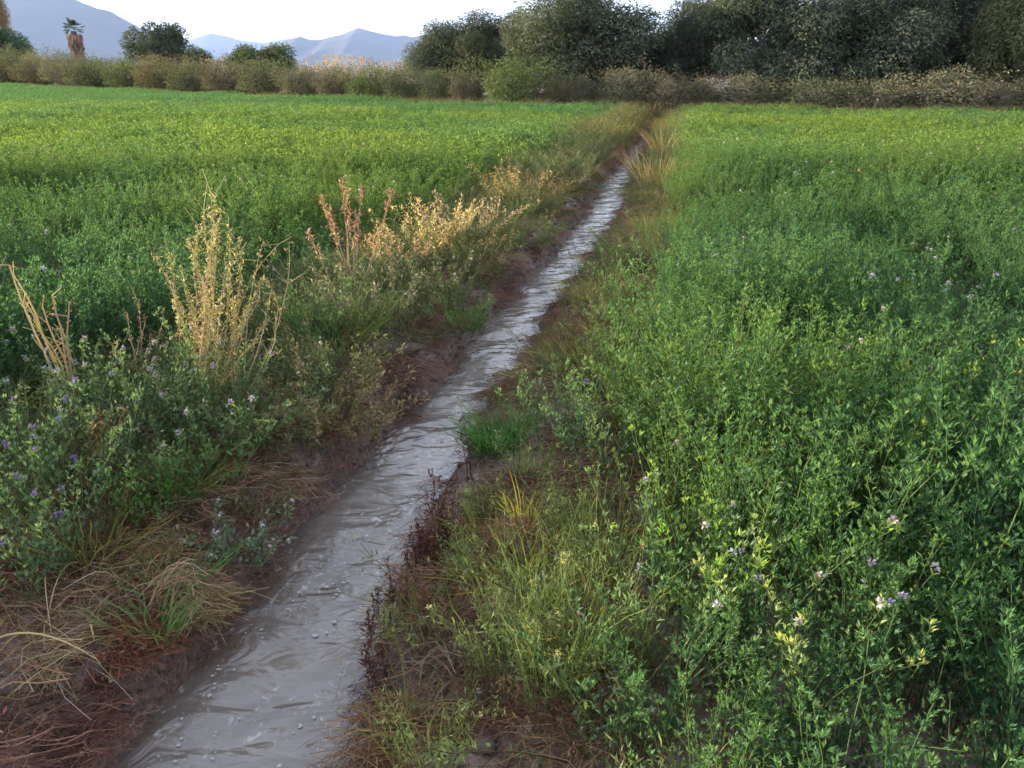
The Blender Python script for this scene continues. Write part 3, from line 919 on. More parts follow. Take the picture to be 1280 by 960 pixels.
tree("evergreen_tree", "dark green bushy tree at the left frame edge below the tan trees", ever_m[0], 4.2, 4.6, 20, 8, 62, 34, 3.1, (.85, 1.1, .9), EG)
tree("poplar_tree", "tall tan lacy tree at the very left frame edge", tan_m, 2.2, 12, 4, 16, 24, -34, .5, (1.1, .95, .8), "tan trees at the left frame edge")
tree("poplar_tree", "slimmer tan lacy tree right of the other tan tree", tan_m, 2.2, 12, 21, 17, 17, -30, 2.5, (.95, .95, .95), "tan trees at the left frame edge")

# fan palm with its skirt of dead fronds
x, y = bg_spot(105, 24)
t = thing("fan_palm", "fan palm with a tan skirt of dead fronds before the mountain", "palm", (x, y, 0))
zt = pix_y(105, 39, y)[1]
gt = Geo(); tube_geo(gt, np.stack([[[0, 0, q] for q in np.linspace(-.1, zt, 8)]]), np.linspace(.42, .3, 8)[None], np.ones(3), 10)
part("trunk", gt.mesh("trunk", M_bark, True), t)
r = np.random.default_rng(77)
gs, gc = Geo(), Geo()
n = 900
a = r.random(n) * 6.283; zz = r.uniform(zt - 4.6, zt - .1, n)
rr_ = .45 + .45 * ((zz - zt + 4.6) / 4.6) + r.normal(0, .06, n)
leaf_geo(gs, np.stack([rr_ * .7 * np.cos(a), rr_ * .7 * np.sin(a), zz], 1), np.stack([np.cos(a) * .35, np.sin(a) * .35, -1 + 0 * a], 1), r.uniform(.5, .9, n), .09, jit(r, (.2, .13, .1), n, .25), r)
for _ in range(34):
    a, e = r.random() * 6.283, r.uniform(-.5, 1.4)
    d = np.array([math.cos(a) * math.cos(e), math.sin(a) * math.cos(e), math.sin(e)])
    hub = np.array([0, 0, zt + .2]) + d * r.uniform(.4, .9)
    k = 12
    f = np.linspace(-1.2, 1.2, k)[:, None]
    s = unit(np.cross(d, [0.1, 0, 1.0]))
    leaf_geo(gc, np.repeat(hub[None], k, 0), d * np.cos(f) + s * np.sin(f), r.uniform(.45, .65, k), .1, jit(r, (.07, .11, .05), k, .2), r)
part("skirt", gs.mesh("skirt", M_tree), t); part("crown", gc.mesh("crown", M_tree), t)

# ------------------------------------------------------------------ hedge shrubs
def shrub_geo(seed, w=1.7, h=1.7, n=6500):
    r = np.random.default_rng(seed)
    gt, gl = Geo(), Geo()
    K, S = 70, 7
    P, az = arcs(r, K, S, w * .16, h * .9, .62, .35, .03, .35)
    tube_geo(gt, P, np.linspace(.014, .003, S)[None], jit(r, (.12, .09, .07), K, .2))
    tw = 260
    k = r.integers(0, K, tw); j = r.integers(2, S, tw)
    b = P[k, j]; d = unit(r.normal(0, .7, (tw, 3)) + [0, 0, .7]) * r.uniform(.15, .4, (tw, 1))
    tp = np.linspace(0, 1, 3)[None, :, None]
    ribbon_geo(gt, b[:, None] + d[:, None] * tp, .007, jit(r, (.13, .10, .08), tw, .2), r)
    m = 90
    tip = np.concatenate([P[:, -1], (b + d)[:m]])
    c = r.integers(0, len(tip), n)
    q = r.random(n)
    back = np.where(r.random(n) < .55, 0, 1)[:, None]
    inner = P[r.integers(0, K, n), r.integers(1, S, n)]
    pos = tip[c] * (1 - back) + inner * back + r.normal(0, .10 * w / 1.7, (n, 3))
    dome = r.random(n) < .5                       # half of the leaves form a rounded outer shell
    dd = unit(r.normal(0, 1, (n, 3))); dd[:, 2] = np.abs(dd[:, 2])
    lump = 1 + .16 * np.sin(dd[:, 0] * 6 + seed) * np.sin(dd[:, 1] * 5 + seed * 2) + .1 * np.sin(dd[:, 2] * 9 + seed)
    shell = dd * [w * .46, w * .46, h * .66] * (lump * r.uniform(.72, 1.04, n))[:, None] + [0, 0, h * .32]
    pos[dome] = shell[dome]
    pos[:, 2] = np.abs(pos[:, 2])
    L = r.uniform(.035, .085, n)
    oo = unit(pos - [0, 0, h * .35])
    leaf_geo(gl, pos, r.normal(0, .7, (n, 3)) + [0, 0, .2], L, L * .5, jit(r, (.135, .14, .09), n, .16, .05), r, out=oo * 1.2)
    return gt, gl
shrub_m = []
for i in range(5):
    gt, gl = shrub_geo(600 + i)
    shrub_m.append((gt.mesh("stem_cluster", M_tree), gl.mesh("foliage", M_tree)))

T_ol, T_pu, T_gr, T_br, T_gy = (.95, 1.05, .88), (1.12, 1.0, 1.03), (.9, 1.15, .7), (1.2, 1.1, .92), (1.25, 1.22, 1.2)
HG = "shrubs of the hedge across the far end of the fields"
hedge = [ # px, behind, width px, top px, tint, label
 (-22, .8, 60, 62, T_ol, None), (14, .8, 50, 62, T_ol, "olive-grey hedge shrub at the left frame edge"),
 (48, .9, 48, 66, T_br, "brownish hedge shrub below the dark bushy tree"),
 (84, .7, 52, 68, T_gy, "greyish hedge shrub left of the palm trunk"),
 (122, .9, 54, 70, T_ol, "dark olive hedge shrub right of the palm trunk"),
 (160, .8, 50, 72, T_gr, "greenish hedge shrub between the palm and the lumpy evergreen"),
 (204, .9, 54, 73, T_br, "brown-green hedge shrub below the lumpy evergreen"),
 (240, .7, 46, 78, T_ol, "narrow olive hedge shrub with a dark foot"),
 (286, 1.0, 54, 76, T_pu, "reddish bare-looking hedge shrub left of the dome evergreen"),
 (330, .8, 60, 76, T_ol, "wide olive hedge shrub below the dome evergreen"),
 (378, .9, 52, 84, T_gy, "grey-green hedge shrub right of the dome evergreen"),
 (420, .9, 52, 86, T_pu, "purplish hedge shrub in front of the tan reeds"),
 (466, .8, 50, 82, T_gr, "taller green-grey hedge shrub below the pointed summit"),
 (506, .8, 44, 88, T_ol, "olive hedge shrub with a dark stem at its foot"),
 (546, .9, 46, 90, T_ol, "olive hedge shrub below the smallest olive tree"),
 (582, .9, 44, 94, T_pu, "brown-purple hedge shrub left of the tall green shrub"),
 (640, .5, 74, 74, T_gr, "tallest yellow-green shrub in front of the big olive"),
 (692, .9, 40, 106, T_br, "low rusty shrub right of the tall green shrub"),
 (724, .8, 42, 100, T_pu, "low brown shrub below the big rounded olive"),
 (780, .8, 62, 84, T_gy, "grey shrub left of the end of the ditch"),
 (838, .6, 66, 88, T_pu, "purplish shrub right where the ditch ends"),
 (884, 1.2, 44, 112, T_br, "small rusty shrub right of the purplish one"),
 (932, .9, 66, 99, T_gy, "rounded grey shrub first right of the ditch end"),
 (976, 1.3, 40, 114, T_br, "thin rust-brown shrub between two grey shrubs"),
 (1018, .9, 82, 99, T_ol, "flat-domed olive shrub below the broad olive"),
 (1098, .9, 82, 96, T_gy, "grey-brown shrub below the wide dark olive"),
 (1150, 1.3, 44, 108, T_br, "brown shrub in the dark gap under the olives"),
 (1192, .8, 92, 90, T_gy, "largest grey-green shrub on the right side"),
 (1256, .8, 66, 98, T_pu, "brown-grey shrub at the right frame edge"), (1318, .8, 80, 96, T_gy, None)]
hr = np.random.default_rng(5)
for i, (px, beh, wpx, top, tint, lab) in enumerate(hedge):
    top = top + hr.normal(0, 3.5); wpx = wpx * hr.uniform(.9, 1.15)
    x, y = bg_spot(px, beh)
    if lab is None:
        lab = "hedge shrub just outside the " + ("left" if px < 600 else "right") + " frame edge"
    t = thing("hedge_shrub", lab, "shrub", (x, y, 0), i * 1.3, (wpx / F * y / (1.55 if px < 600 else 1.75), wpx / F * y / (1.55 if px < 600 else 1.75), pix_y(px, top, y)[1] / 1.68), HG)
    m = shrub_m[i % 5]
    part("stem_cluster", m[0], t, tint); part("foliage", m[1], t, tint)
# second row closing the hedge from behind
taken = set()
r = np.random.default_rng(9)
for i, px in enumerate(list(range(-30, 600, 38)) + list(range(668, 900, 70))):
    x, y = bg_spot(px, 3.2)
    top = np.interp(px, [0, 200, 300, 400, 600, 640, 1280], [65, 75, 80, 88, 98, 102, 102]) + r.normal(0, 2)
    w = 58 if px < 620 else 80
    free = [h_ for h_ in hedge if h_[5] and h_[5] not in taken]
    fl_ = min(free, key=lambda h_: abs(h_[0] - px))[5]; taken.add(fl_)
    t = thing("hedge_shrub", "dull back-row shrub behind the " + " ".join(fl_.split()[:11]), "shrub", (x, y, 0), i * 2.1, (w / F * y / 1.5, w / F * y / 1.5, pix_y(px, top + 9, y)[1] / 1.75), "back row of the hedge")
    m = shrub_m[(i + 2) % 5]
    tt = [T_ol, T_pu, T_gy, T_br][i % 4]
    part("stem_cluster", m[0], t, tt); part("foliage", m[1], t, tt)

# tan reeds behind the hedge
def reed_geo(seed, h, n, spread, colr, plume=True):
    r = np.random.default_rng(seed)
    g, gp = Geo(), Geo()
    P, az = arcs(r, n, 6, spread, h, .25, .12, .02, .2)
    ribbon_geo(g, P, np.array([.016, .016, .014, .012, .01, .006])[None], jit(r, colr, n, .2), r)
    k = n * 9
    i = r.integers(0, n, k)
    leaf_geo(gp, P[i, -1] + r.normal(0, .05, (k, 3)) - [0, 0, .08], r.normal(0, .4, (k, 3)) + [0, 0, .5], r.uniform(.08, .2, k), .035, jit(r, np.array(colr) * 1.35, k, .2), r)
    return g.mesh("stem_cluster", M_dry), gp.mesh("plume_cluster", M_dry)
for px, top, w, lab in ((408, 78, 1.0, "tan reed clump left of the brightest reeds"), (432, 71, 1.2, "brightest tan reed clump behind the hedge under the jagged mountain"), (504, 80, 1.1, "pale tan reed clump right of the taller hedge shrub"), (288, 76, .8, "small tan reed clump left of the dome evergreen")):
    x, y = bg_spot(px, 6)
    h = pix_y(px, top, y)[1]
    a, b = reed_geo(int(px), h, 70, w, (.34, .26, .15))
    t = thing("reed_clump", lab, "reeds", (x, y, 0), 0, 1, "tan reeds behind the hedge")
    part("stem_cluster", a, t)["kind"] = "stuff"; part("plume_cluster", b, t)["kind"] = "stuff"

# dry grass along the foot of the hedge
dgp = [proto_obj("dry_grass_source", grass(700 + i, 70, .5, .16, .5, .009, (.25, .18, .09), (.34, .26, .14)), mat=M_dryI) for i in range(2)]
dgp.append(proto_obj("dry_grass_source", grass(705, 70, .5, .16, .6, .01, (.13, .14, .06), (.22, .19, .09)), mat=M_dryI))
r = np.random.default_rng(71)
px = r.uniform(-30, 1310, 620)
sp = np.array([bg_spot(p, b) for p, b in zip(px, r.uniform(-.9, .9, 620))])
N = len(sp)
scatter("dry_grass", "tan dry grass along the foot of the hedge", "grass", dgp, np.stack([sp[:, 0], sp[:, 1], 0 * px], 1), np.stack([0 * px, 0 * px, r.random(N) * 6.28], 1),
        np.stack([r.uniform(.8, 1.5, N)] * 3, 1), r.integers(0, 3, N), r.uniform(.5, .9, (N, 1)) * np.array([.95, .93, .9]))

# ------------------------------------------------------------------ plants one can single out
def plant(name, label, cat, px, py, geos, mats=None, rot=0.0, scale=1.0, tint=(1, 1, 1), group=None, names=("stem_cluster", "foliage", "flower_cluster")):
    x, y, z = near(px, py)
    t = thing(name, label, cat, (x, y, z - .01), rot, scale, group)
    for nm, gg in zip(names, geos):
        if getattr(gg, "heads", None):
            for gh in gg.heads:
                part("flower", gh.mesh("flower", M_leaf), t)
        elif gg.n:
            part(nm, gg.mesh(nm, mats or M_leaf), t, tint)["kind"] = "stuff"
    return t

def stalks(name, label, cat, base, tops, colr, rad, bits, bitc, bitlen=.025, bitw=.3, lo=.45, seed=0, bow=.06, mat=None, spread=.07, child="seed_head", hang=0.0):
    """dead stalks, each a part; every stalk leads to the pixel of its tip"""
    r = np.random.default_rng(seed)
    x, y, z = near(*base)
    t = thing(name, label, cat, (x, y, z - .02))
    for px, py in tops:
        dy = r.normal(0, spread)
        bx, by = r.normal(0, spread), dy
        tx, tz = pix_y(px, py, y + dy * 1.6)
        p0 = np.array([bx, by, 0]); p1 = np.array([tx - x, dy * 1.6, tz - z + .02])
        S = 9
        L = np.linalg.norm(p1 - p0)
        P = bez(p0, p1, S, r, np.array([r.normal(0, bow) * L, r.normal(0, bow) * L, r.uniform(0, bow) * L])) + r.normal(0, .004, (S, 3))
        g = Geo(); c = jit(r, colr, 1, .15)
        tube_geo(g, P[None], rad * np.linspace(1.2, .45, S)[None], c, 5)
        k = 6                                           # short side twigs
        i = r.integers(3, S, k)
        d = (unit(r.normal(0, .8, (k, 3)) + [0, 0, .5]) * r.uniform(.04, .12, (k, 1)) * min(L, 1))
        tube_geo(g, P[i][:, None] + d[:, None] * np.linspace(0, 1, 3)[None, :, None], rad * .4, c[0], 3)
        st = part("stalk", g.mesh("stalk", mat or M_dry, True), t)
        n = max(4, int(bits * r.uniform(.6, 1.3)))
        q = lo + (1 - lo) * r.random(n) ** .8
        f = q * (S - 1); i0 = np.minimum(f.astype(int), S - 2)
        b = P[i0] + (P[i0 + 1] - P[i0]) * (f - i0)[:, None] + r.normal(0, .007, (n, 3))
        gb = Geo()
        leaf_geo(gb, b, r.normal(0, .6, (n, 3)) + [0, 0, .5 - hang], bitlen * r.uniform(.5, 1.5, n), bitlen * bitw, jit(r, bitc, n, .25), r)
        part(child, gb.mesh(child, mat or M_dry), st)["kind"] = "stuff"
    return t

# --- left bank: dry golden weeds
GOLD = (.48, .39, .21)
stalks("dry_weed", "tall golden dead weed with seedy upright stalks on the left bank", "dead weed", (252, 512),
       [(262, 240), (268, 246), (276, 262), (254, 262), (247, 282), (238, 296), (288, 284), (266, 300), (212, 318), (228, 332), (302, 312), (330, 348), (192, 312), (280, 340), (250, 350), (218, 366), (312, 382), (240, 372), (290, 372), (262, 380), (300, 296), (336, 398)],
       GOLD, .0032, 190, (.46, .39, .17), .019, .35, .3, 801, .05, spread=.06, child="dry_leaf_cluster", hang=.5)
stalks("dry_weed", "golden dead side stalks bent over right of the tall dead weed", "dead weed", (300, 520),
       [(362, 300), (350, 306), (336, 352), (330, 300), (328, 372), (340, 362)], GOLD, .003, 30, (.46, .33, .14), .02, .3, .5, 802, .2, spread=.04, child="dry_leaf_cluster", hang=.4)
stalks("dry_weed", "bare straw-coloured stalks leaning left at the left frame edge", "dead weed", (104, 540),
       [(11, 330), (18, 342), (64, 370), (42, 400), (88, 380), (30, 370), (74, 410), (52, 384)], (.52, .40, .2), .0062, 16, (.44, .32, .17), .02, .3, .6, 803, .04, spread=.035)
stalks("dry_weed", "short dry stalks between the leaning stalks and the tall dead weed", "dead weed", (165, 505),
       [(170, 372), (160, 392), (150, 420), (182, 398), (206, 388), (140, 430), (190, 420)], (.44, .33, .16), .003, 24, (.42, .3, .2), .018, .3, .5, 804, .06, spread=.06)
stalks("dry_weed", "dry stalks with reddish plumes left of the golden bush", "dead weed", (448, 378),
       [(429, 226), (436, 236), (452, 234), (402, 246), (384, 290), (488, 240), (444, 268), (412, 262)], (.40, .27, .14), .0052, 60, (.46, .27, .17), .034, .3, .62, 805, .03, spread=.06)
stalks("dry_weed", "small curled brown dead plant low among the flowering plants", "dead weed", (128, 600),
       [(124, 512), (138, 520), (156, 516), (146, 545), (118, 530)], (.36, .2, .09), .004, 16, (.4, .22, .09), .03, .4, .5, 806, .2, spread=.03)
stalks("dry_weed", "pale yellow-green seed stems at the left frame edge", "dead weed", (45, 570),
       [(24, 482), (30, 478), (60, 470), (64, 486), (56, 500)], (.28, .27, .1), .003, 26, (.36, .33, .12), .024, .35, .5, 807, .05, spread=.03)

# --- left bank bushes
YEL = (.42, .37, .13)
plant("golden_bush", "glowing yellow bush on the left bank beside the plumed stalks", "bush", 540, 322,
      fine_weed(820, .5, 44, .22, .85, 44, .038, .3, YEL, (.46, .38, .19), .9, (.55, .34, .24), (.35, .2, .1)))
plant("golden_bush", "pinkish dry half of the golden bush nearest the water", "bush", 578, 318,
      fine_weed(821, .5, 34, .17, .75, 40, .034, .3, (.34, .27, .16), (.42, .32, .23), .9, (.55, .36, .28), (.3, .18, .1)))
plant("golden_bush", "tan dry shrublet between plumed stalks and golden bush", "bush", 500, 345,
      fine_weed(822, .42, 32, .2, .8, 40, .034, .3, (.33, .22, .12), (.42, .28, .16), .6, (.5, .36, .22), (.3, .18, .1)))
def bush(px, py, seed, h, w, colr, lab, tip=None, fl=0, fc=(.5, .46, .5), n=30, leaf=.034, lw=.28):
    plant("bank_bush", lab, "bush", px, py, fine_weed(seed, h, n, w, .8, 38, leaf, lw, colr, tip, fl, fc), group="bushy weeds on the left bank")
bush(640, 268, 830, .56, .28, (.16, .15, .06), "tan-topped bush behind the golden bush", (.38, .27, .11))
bush(668, 262, 831, .42, .26, (.14, .14, .07), "low brownish bush right of the tan-topped bush", (.24, .18, .1))
bush(700, 240, 832, .55, .34, (.13, .15, .085), "grey-green mound bush where the ditch narrows")
bush(655, 310, 833, .34, .26, (.11, .15, .055), "green bush leaning over the narrow far water")
bush(600, 345, 834, .34, .2, (.13, .14, .055), "olive bush just right of the golden bush foot", (.2, .16, .08))
bush(540, 375, 835, .36, .24, (.12, .15, .07), "grey-green bush in front of the golden bush", None, .5)
bush(470, 400, 836, .34, .24, (.12, .15, .075), "grey-green bush in front of the plumed stalks", (.18, .17, .11), .5)
bush(575, 412, 837, .28, .2, (.09, .16, .045), "bright green bush at the water below the golden bush")
bush(420, 480, 838, .30, .2, (.14, .16, .06), "olive bush behind the pale mud ledge", (.2, .19, .08))
bush(390, 540, 839, .32, .24, (.13, .14, .055), "large brown-green bush on the left bank bend", (.22, .18, .09))
bush(330, 545, 840, .34, .22, (.10, .14, .06), "dark olive bush left of the brown-green bush", None, .5, (.45, .42, .46))
bush(440, 545, 841, .26, .14, (.16, .13, .06), "small brownish bush on the brink of the left bank", (.24, .17, .09))
bush(735, 205, 842, .45, .3, (.12, .15, .08), "far grey-green bush on the left bank")
bush(760, 178, 843, .5, .3, (.30, .28, .07), "far yellow bush on the left bank", (.42, .34, .08))
bush(300, 700, 844, .18, .08, (.12, .16, .10), "small grey-green herb with white flowers near the left waterline", None, .9, n=14, leaf=.026, lw=.4)
bush(335, 655, 845, .14, .08, (.14, .13, .07), "tiny brownish herb on the left mud bank", None, .3, n=12)

VIO = (.15, .10, .30); LIL = (.27, .21, .32)
def lucerne(px, py, seed, h, lab, fl=.5, fc=VIO, nst=16, spread=.1, col_=(.075, .135, .07), tip=(.13, .2, .08), leaf=.0225, group="flowering alfalfa on the ditch banks", tint=(1, 1, 1), lean=.5):
    plant("alfalfa_plant", lab, "alfalfa", px, py, alfalfa(seed, h, nst, spread, lean, 22, leaf, col_, tip, fl, fc), group=group, tint=tint)
lucerne(25, 745, 850, .42, "dark alfalfa with violet flowers at the lower left frame edge", .75)
lucerne(85, 715, 851, .44, "alfalfa with scattered violet flowers beside the straw heap", .55)
lucerne(20, 655, 852, .46, "tall violet-flowered alfalfa at the left frame edge", .7)
lucerne(110, 640, 853, .44, "grey-green flowering alfalfa left of the bright green tuft", .6, (.4, .36, .5))
lucerne(205, 655, 854, .34, "bright green leafy alfalfa tuft on the left bank", .05, nst=20, col_=(.06, .18, .03))
lucerne(270, 610, 855, .38, "alfalfa with pale lilac flowers right of the bright green tuft", .6, (.45, .4, .52), col_=(.08, .15, .05))
lucerne(170, 575, 856, .46, "alfalfa with lilac flowers in front of the short dry stalks", .8, LIL)
lucerne(225, 545, 857, .50, "tall lilac-topped alfalfa at the foot of the golden weed", .95, LIL)
lucerne(280, 545, 858, .48, "lilac-topped alfalfa under the bent side stalks", .9, LIL)
lucerne(120, 545, 859, .46, "lilac-flowered alfalfa under the leaning stalks", .85, LIL)
lucerne(385, 440, 860, .40, "dark green alfalfa left of the plumed stalks", .0, col_=(.05, .14, .035))
lucerne(70, 590, 861, .42, "bluish-flowered alfalfa below the pale seed stems", .7, (.3, .27, .5))

# --- left bank foreground: straw, thatch, tufts, mud
def heap(px, py, seed, label, n, rad_, h, length, colr, cat="straw", name="straw_heap", wid=.0011, leafy=0, group=None):
    n = int(n * 1.8); wid = wid * .85
    return plant(name, label, cat, px, py, (tangle(seed, n, rad_, h, length, wid, colr, .5, leafy),), M_dry, names=("strand_mat",), group=group)
heap(140, 735, 870, "loose heap of pale straw on the lower left bank", 120, .14, .1, .26, (.36, .26, .15))
heap(45, 815, 871, "flattened straw spilling in from the left frame edge", 80, .14, .05, .34, (.4, .3, .17))
heap(195, 700, 872, "small rust-brown straw heap behind the green tuft", 140, .12, .09, .2, (.38, .23, .11))
heap(235, 790, 873, "orange-tan thatch dome leaning over the water", 420, .12, .15, .16, (.36, .24, .15), wid=.0011)
heap(262, 800, 876, "yellowish lower fringe of the thatch dome at the waterline", 160, .08, .08, .14, (.30, .25, .11), wid=.0011)
heap(165, 880, 874, "rusty dead fern-like mat at the left waterline", 300, .14, .09, .12, (.20, .085, .05), wid=.001, leafy=260)
heap(60, 920, 875, "dark rusty root mat in the lower left corner", 260, .2, .05, .16, (.15, .075, .055), wid=.0012, leafy=160)
heap(500, 470, 877, "dark red root mat hanging from the left bank bend", 300, .2, .12, .2, (.2, .115, .09), wid=.0013, leafy=120)
heap(620, 375, 878, "red root mat where the ditch narrows", 280, .22, .12, .22, (.21, .125, .1), wid=.0015, leafy=120)
heap(430, 420, 879, "orange dry grass patch above the pale mud ledge", 260, .14, .1, .18, (.40, .22, .1), wid=.0014)
heap(395, 590, 880, "brown root mat along the left brink", 260, .16, .08, .16, (.2, .11, .075), wid=.0012, leafy=120)
heap(340, 600, 881, "dry brown grass patch on the left bank slope", 240, .16, .06, .2, (.26, .17, .11), wid=.0012, leafy=60)
plant("grass_tuft", "fresh green grass tuft between the straw heap and the thatch dome", "grass", 195, 800, (grass(885, 80, .2, .06, .8, .0045, (.08, .16, .05), (.13, .19, .065)),), names=("blade_cluster",))
plant("grass_tuft", "small green grass tuft behind the thatch dome", "grass", 222, 728, (grass(886, 70, .18, .06, .8, .004, (.08, .18, .05)),), names=("blade_cluster",))

def straw(p0, p1, lift, label, colr=(.5, .38, .2), rad=.0022, seed=0, group="single straws lying on the left bank"):
    r = np.random.default_rng(seed)
    a, b = np.array(near(*p0)), np.array(near(*p1))
    P = bez(np.zeros(3) + [0, 0, .02], b - a + [0, 0, .02], 9, r, np.array([0, 0, lift * 2]))
    P[:, 2] = np.maximum(P[:, 2], np.array([float(gz(*(a + q)[:2])) for q in P]) - a[2] + .004)
    g = Geo(); tube_geo(g, P[None], np.linspace(rad, rad * .5, 9)[None], np.asarray(colr), 5)
    o = bpy.data.objects.new("loose_straw", g.mesh("loose_straw", M_dry, True)); col.objects.link(o)
    o.location = a
    setp(o, label, "straw", group)
straw((0, 812), (120, 826), .05, "thick pale straw lying flat at the left frame edge", rad=.004, seed=1)
straw((152, 742), (292, 742), .06, "long thin straw arching over the green tuft", seed=2)
straw((118, 800), (138, 885), .05, "short straw pointing down the mud bank", rad=.003, seed=3)
straw((60, 775), (108, 712), .08, "slanting straw behind the straw heap", seed=4)
straw((62, 720), (66, 800), .07, "upright-looking straw left in the straw heap", seed=5)
straw((172, 644), (246, 640), .03, "pale straw lying behind the bright green alfalfa tuft", seed=6)
straw((70, 840), (100, 885), .02, "thin straw on the dark mud", seed=7, rad=.0016)
straw((10, 880), (150, 868), .02, "thin straw lying level across the mud", seed=8, rad=.0016)
straw((255, 800), (290, 825), .02, "thin straw dipping into the water by the thatch dome", seed=9, rad=.0016)

# --- right bank
def rust_plant(base, tops, label, seed, bits=34):
    # 
    stalks("dead_dock", label, "dead weed", base, tops, (.09, .045, .04), .0022, bits, (.10, .042, .036), .022, .35, .35, seed, .05, spread=.03, child="withered_leaf_cluster")
rust_plant((560, 700), [(541, 586), (550, 596), (560, 602), (532, 620), (524, 646), (516, 652), (570, 612), (545, 628)], "tall dark red withered plant standing at the right waterline", 901)
rust_plant((530, 720), [(520, 650), (512, 662), (526, 668), (540, 656), (506, 690)], "shorter withered red plant in front of the tall one", 902)
rust_plant((480, 800), [(468, 734), (474, 742), (462, 762), (490, 740), (500, 714), (484, 700), (508, 720)], "dark withered plant standing in the water's right edge", 903)
rust_plant((470, 870), [(462, 800), (478, 806), (456, 822), (486, 800)], "small blackish withered plant at the lower right waterline", 904)
rust_plant((585, 600), [(580, 520), (576, 540), (588, 548)], "single dark withered stalk by the round green tuft", 905, 20)
heap(565, 680, 910, "rusty dead leaf mat behind the tall withered plant", 260, .12, .14, .14, (.16, .07, .045), wid=.0012, leafy=160)
heap(640, 700, 911, "reddish dead grass dome on the right bank", 320, .13, .17, .22, (.24, .125, .085), wid=.0012)
heap(520, 920, 912, "brown dead grass at the bottom edge right of the water", 280, .2, .07, .2, (.27, .16, .09), wid=.0012, leafy=100)
heap(560, 800, 913, "grey-brown dead grass beside the lower waterline", 220, .16, .06, .18, (.22, .15, .11), wid=.0012, leafy=60)
heap(740, 870, 914, "dry grass patch under the tall right alfalfa", 200, .16, .06, .2, (.25, .16, .1), wid=.0012)
heap(800, 300, 915, "pinkish dry grass patch on the far right bank", 260, .35, .12, .3, (.34, .22, .15), wid=.002)
heap(865, 355, 916, "small dry tan patch at the right field edge", 200, .2, .16, .22, (.3, .2, .13), wid=.0016)
heap(700, 450, 917, "brown dead grass beside the mid water on the right", 260, .22, .1, .22, (.24, .17, .1), wid=.0014)
heap(640, 610, 918, "dull brown dead grass behind the yellow tuft", 220, .14, .1, .2, (.2, .13, .09), wid=.0012, leafy=60)

LEM = (.165, .245, .06)
def lemon(px, py, seed, h, label, n=46, colr=LEM, tip=(.2, .25, .08)):
    h *= .85
    g1, g2, g3 = fine_weed(seed, h, n // 2, .09, .35, 30, .032, .1, colr, tip, .1, (.5, .45, .2), (.17, .2, .06))
    g2.join(grass(seed + 1, n, h * .95, .09, .4, .0032, colr, tip, .25))
    plant("feathery_weed", label, "weed", px, py, (g1, g2, g3), group="upright lemon-green weeds on the right bank")
lemon(690, 860, 921, .42, "tallest feathery lemon-green weed at the front of the right bank")
lemon(735, 820, 923, .38, "lemon-green weed leaning against the big alfalfa plant")
lemon(640, 830, 925, .36, "lemon-green weed nearest the water at the front")
lemon(680, 760, 927, .38, "lemon-green weed in front of the reddish grass dome")
lemon(745, 740, 929, .36, "pale yellow-green weed right of the reddish grass dome", 46, (.2, .22, .08))
lemon(720, 680, 931, .34, "feathery green weed behind the pale yellow-green one", 40, (.13, .2, .055))
lemon(600, 720, 933, .2, "low spreading lemon-green weed by the withered plants", 40)
lemon(610, 650, 935, .2, "small green weed left of the yellow tuft", 36, (.13, .19, .05))
lemon(660, 600, 937, .24, "dull green weed behind the yellow tuft", 40, (.13, .17, .06))
lemon(540, 945, 939, .2, "yellow-green leafy weed at the bottom edge near the water", 26, (.22, .26, .07))
lemon(520, 800, 941, .16, "thin yellow-green grass at the lower waterline", 20, (.22, .24, .07))
plant("grass_tuft", "round bright green tuft at the right waterline", "grass", 618, 562, (grass(945, 190, .2, .09, .9, .006, (.052, .15, .04), (.08, .19, .05)),), names=("blade_cluster",))
plant("yellow_tuft", "bright yellow dying tuft on the right bank", "weed", 655, 668, (grass(946, 34, .2, .035, .5, .006, (.5, .42, .05), (.6, .42, .06)),), names=("blade_cluster",))
lucerne(880, 790, 951, .58, "big alfalfa plant with pink and lilac flowers at the right field edge", .35, (.55, .38, .45), 24, .13, col_=(.065, .17, .035), tip=(.2, .3, .05), group="leading alfalfa plants of the right field")
lucerne(860, 850, 952, .5, "dark leafy alfalfa below the pink-flowered plant", .25, (.45, .4, .55), 22, .13, group="leading alfalfa plants of the right field")
lucerne(810, 405, 953, .52, "rounded bright alfalfa bush at the field edge by the mid ditch", 0, nst=34, spread=.2, lean=.7, col_=(.06, .18, .035), group="leading alfalfa plants of the right field")
lucerne(690, 560, 954, .36, "dark alfalfa at the field edge beside the round tuft", .1, nst=22, spread=.12, group="leading alfalfa plants of the right field")
lucerne(760, 600, 955, .42, "fresh green alfalfa between the round tuft and the flowering plant", .1, nst=24, spread=.14, group="leading alfalfa plants of the right field")
lucerne(1000, 905, 956, .5, "alfalfa with pale tips in the front of the right field", .2, (.55, .5, .55), 18, .1, tip=(.28, .33, .1), group="leading alfalfa plants of the right field")
lucerne(1160, 600, 957, .62, "tall alfalfa with tips coloured as sunlit, standing above the right field", .05, nst=14, tip=(.34, .34, .06), group="leading alfalfa plants of the right field")  # sunlight on the tips is put into their colour
stalks("dry_weed", "dry branching twig spray lying on the right field", "dead weed", (880, 640), [(958, 536), (966, 545), (940, 552), (955, 560), (925, 560), (900, 570)], (.22, .17, .09), .0026, 12, (.24, .18, .1), .02, .3, .5, 960, .1, spread=.03)
stalks("dry_weed", "thin leaning dry stem on the right bank of the mid ditch", "dead weed", (752, 418), [(738, 378), (742, 390)], (.4, .3, .18), .004, 6, (.4, .3, .18), .02, .3, .6, 961, .05, spread=.02)

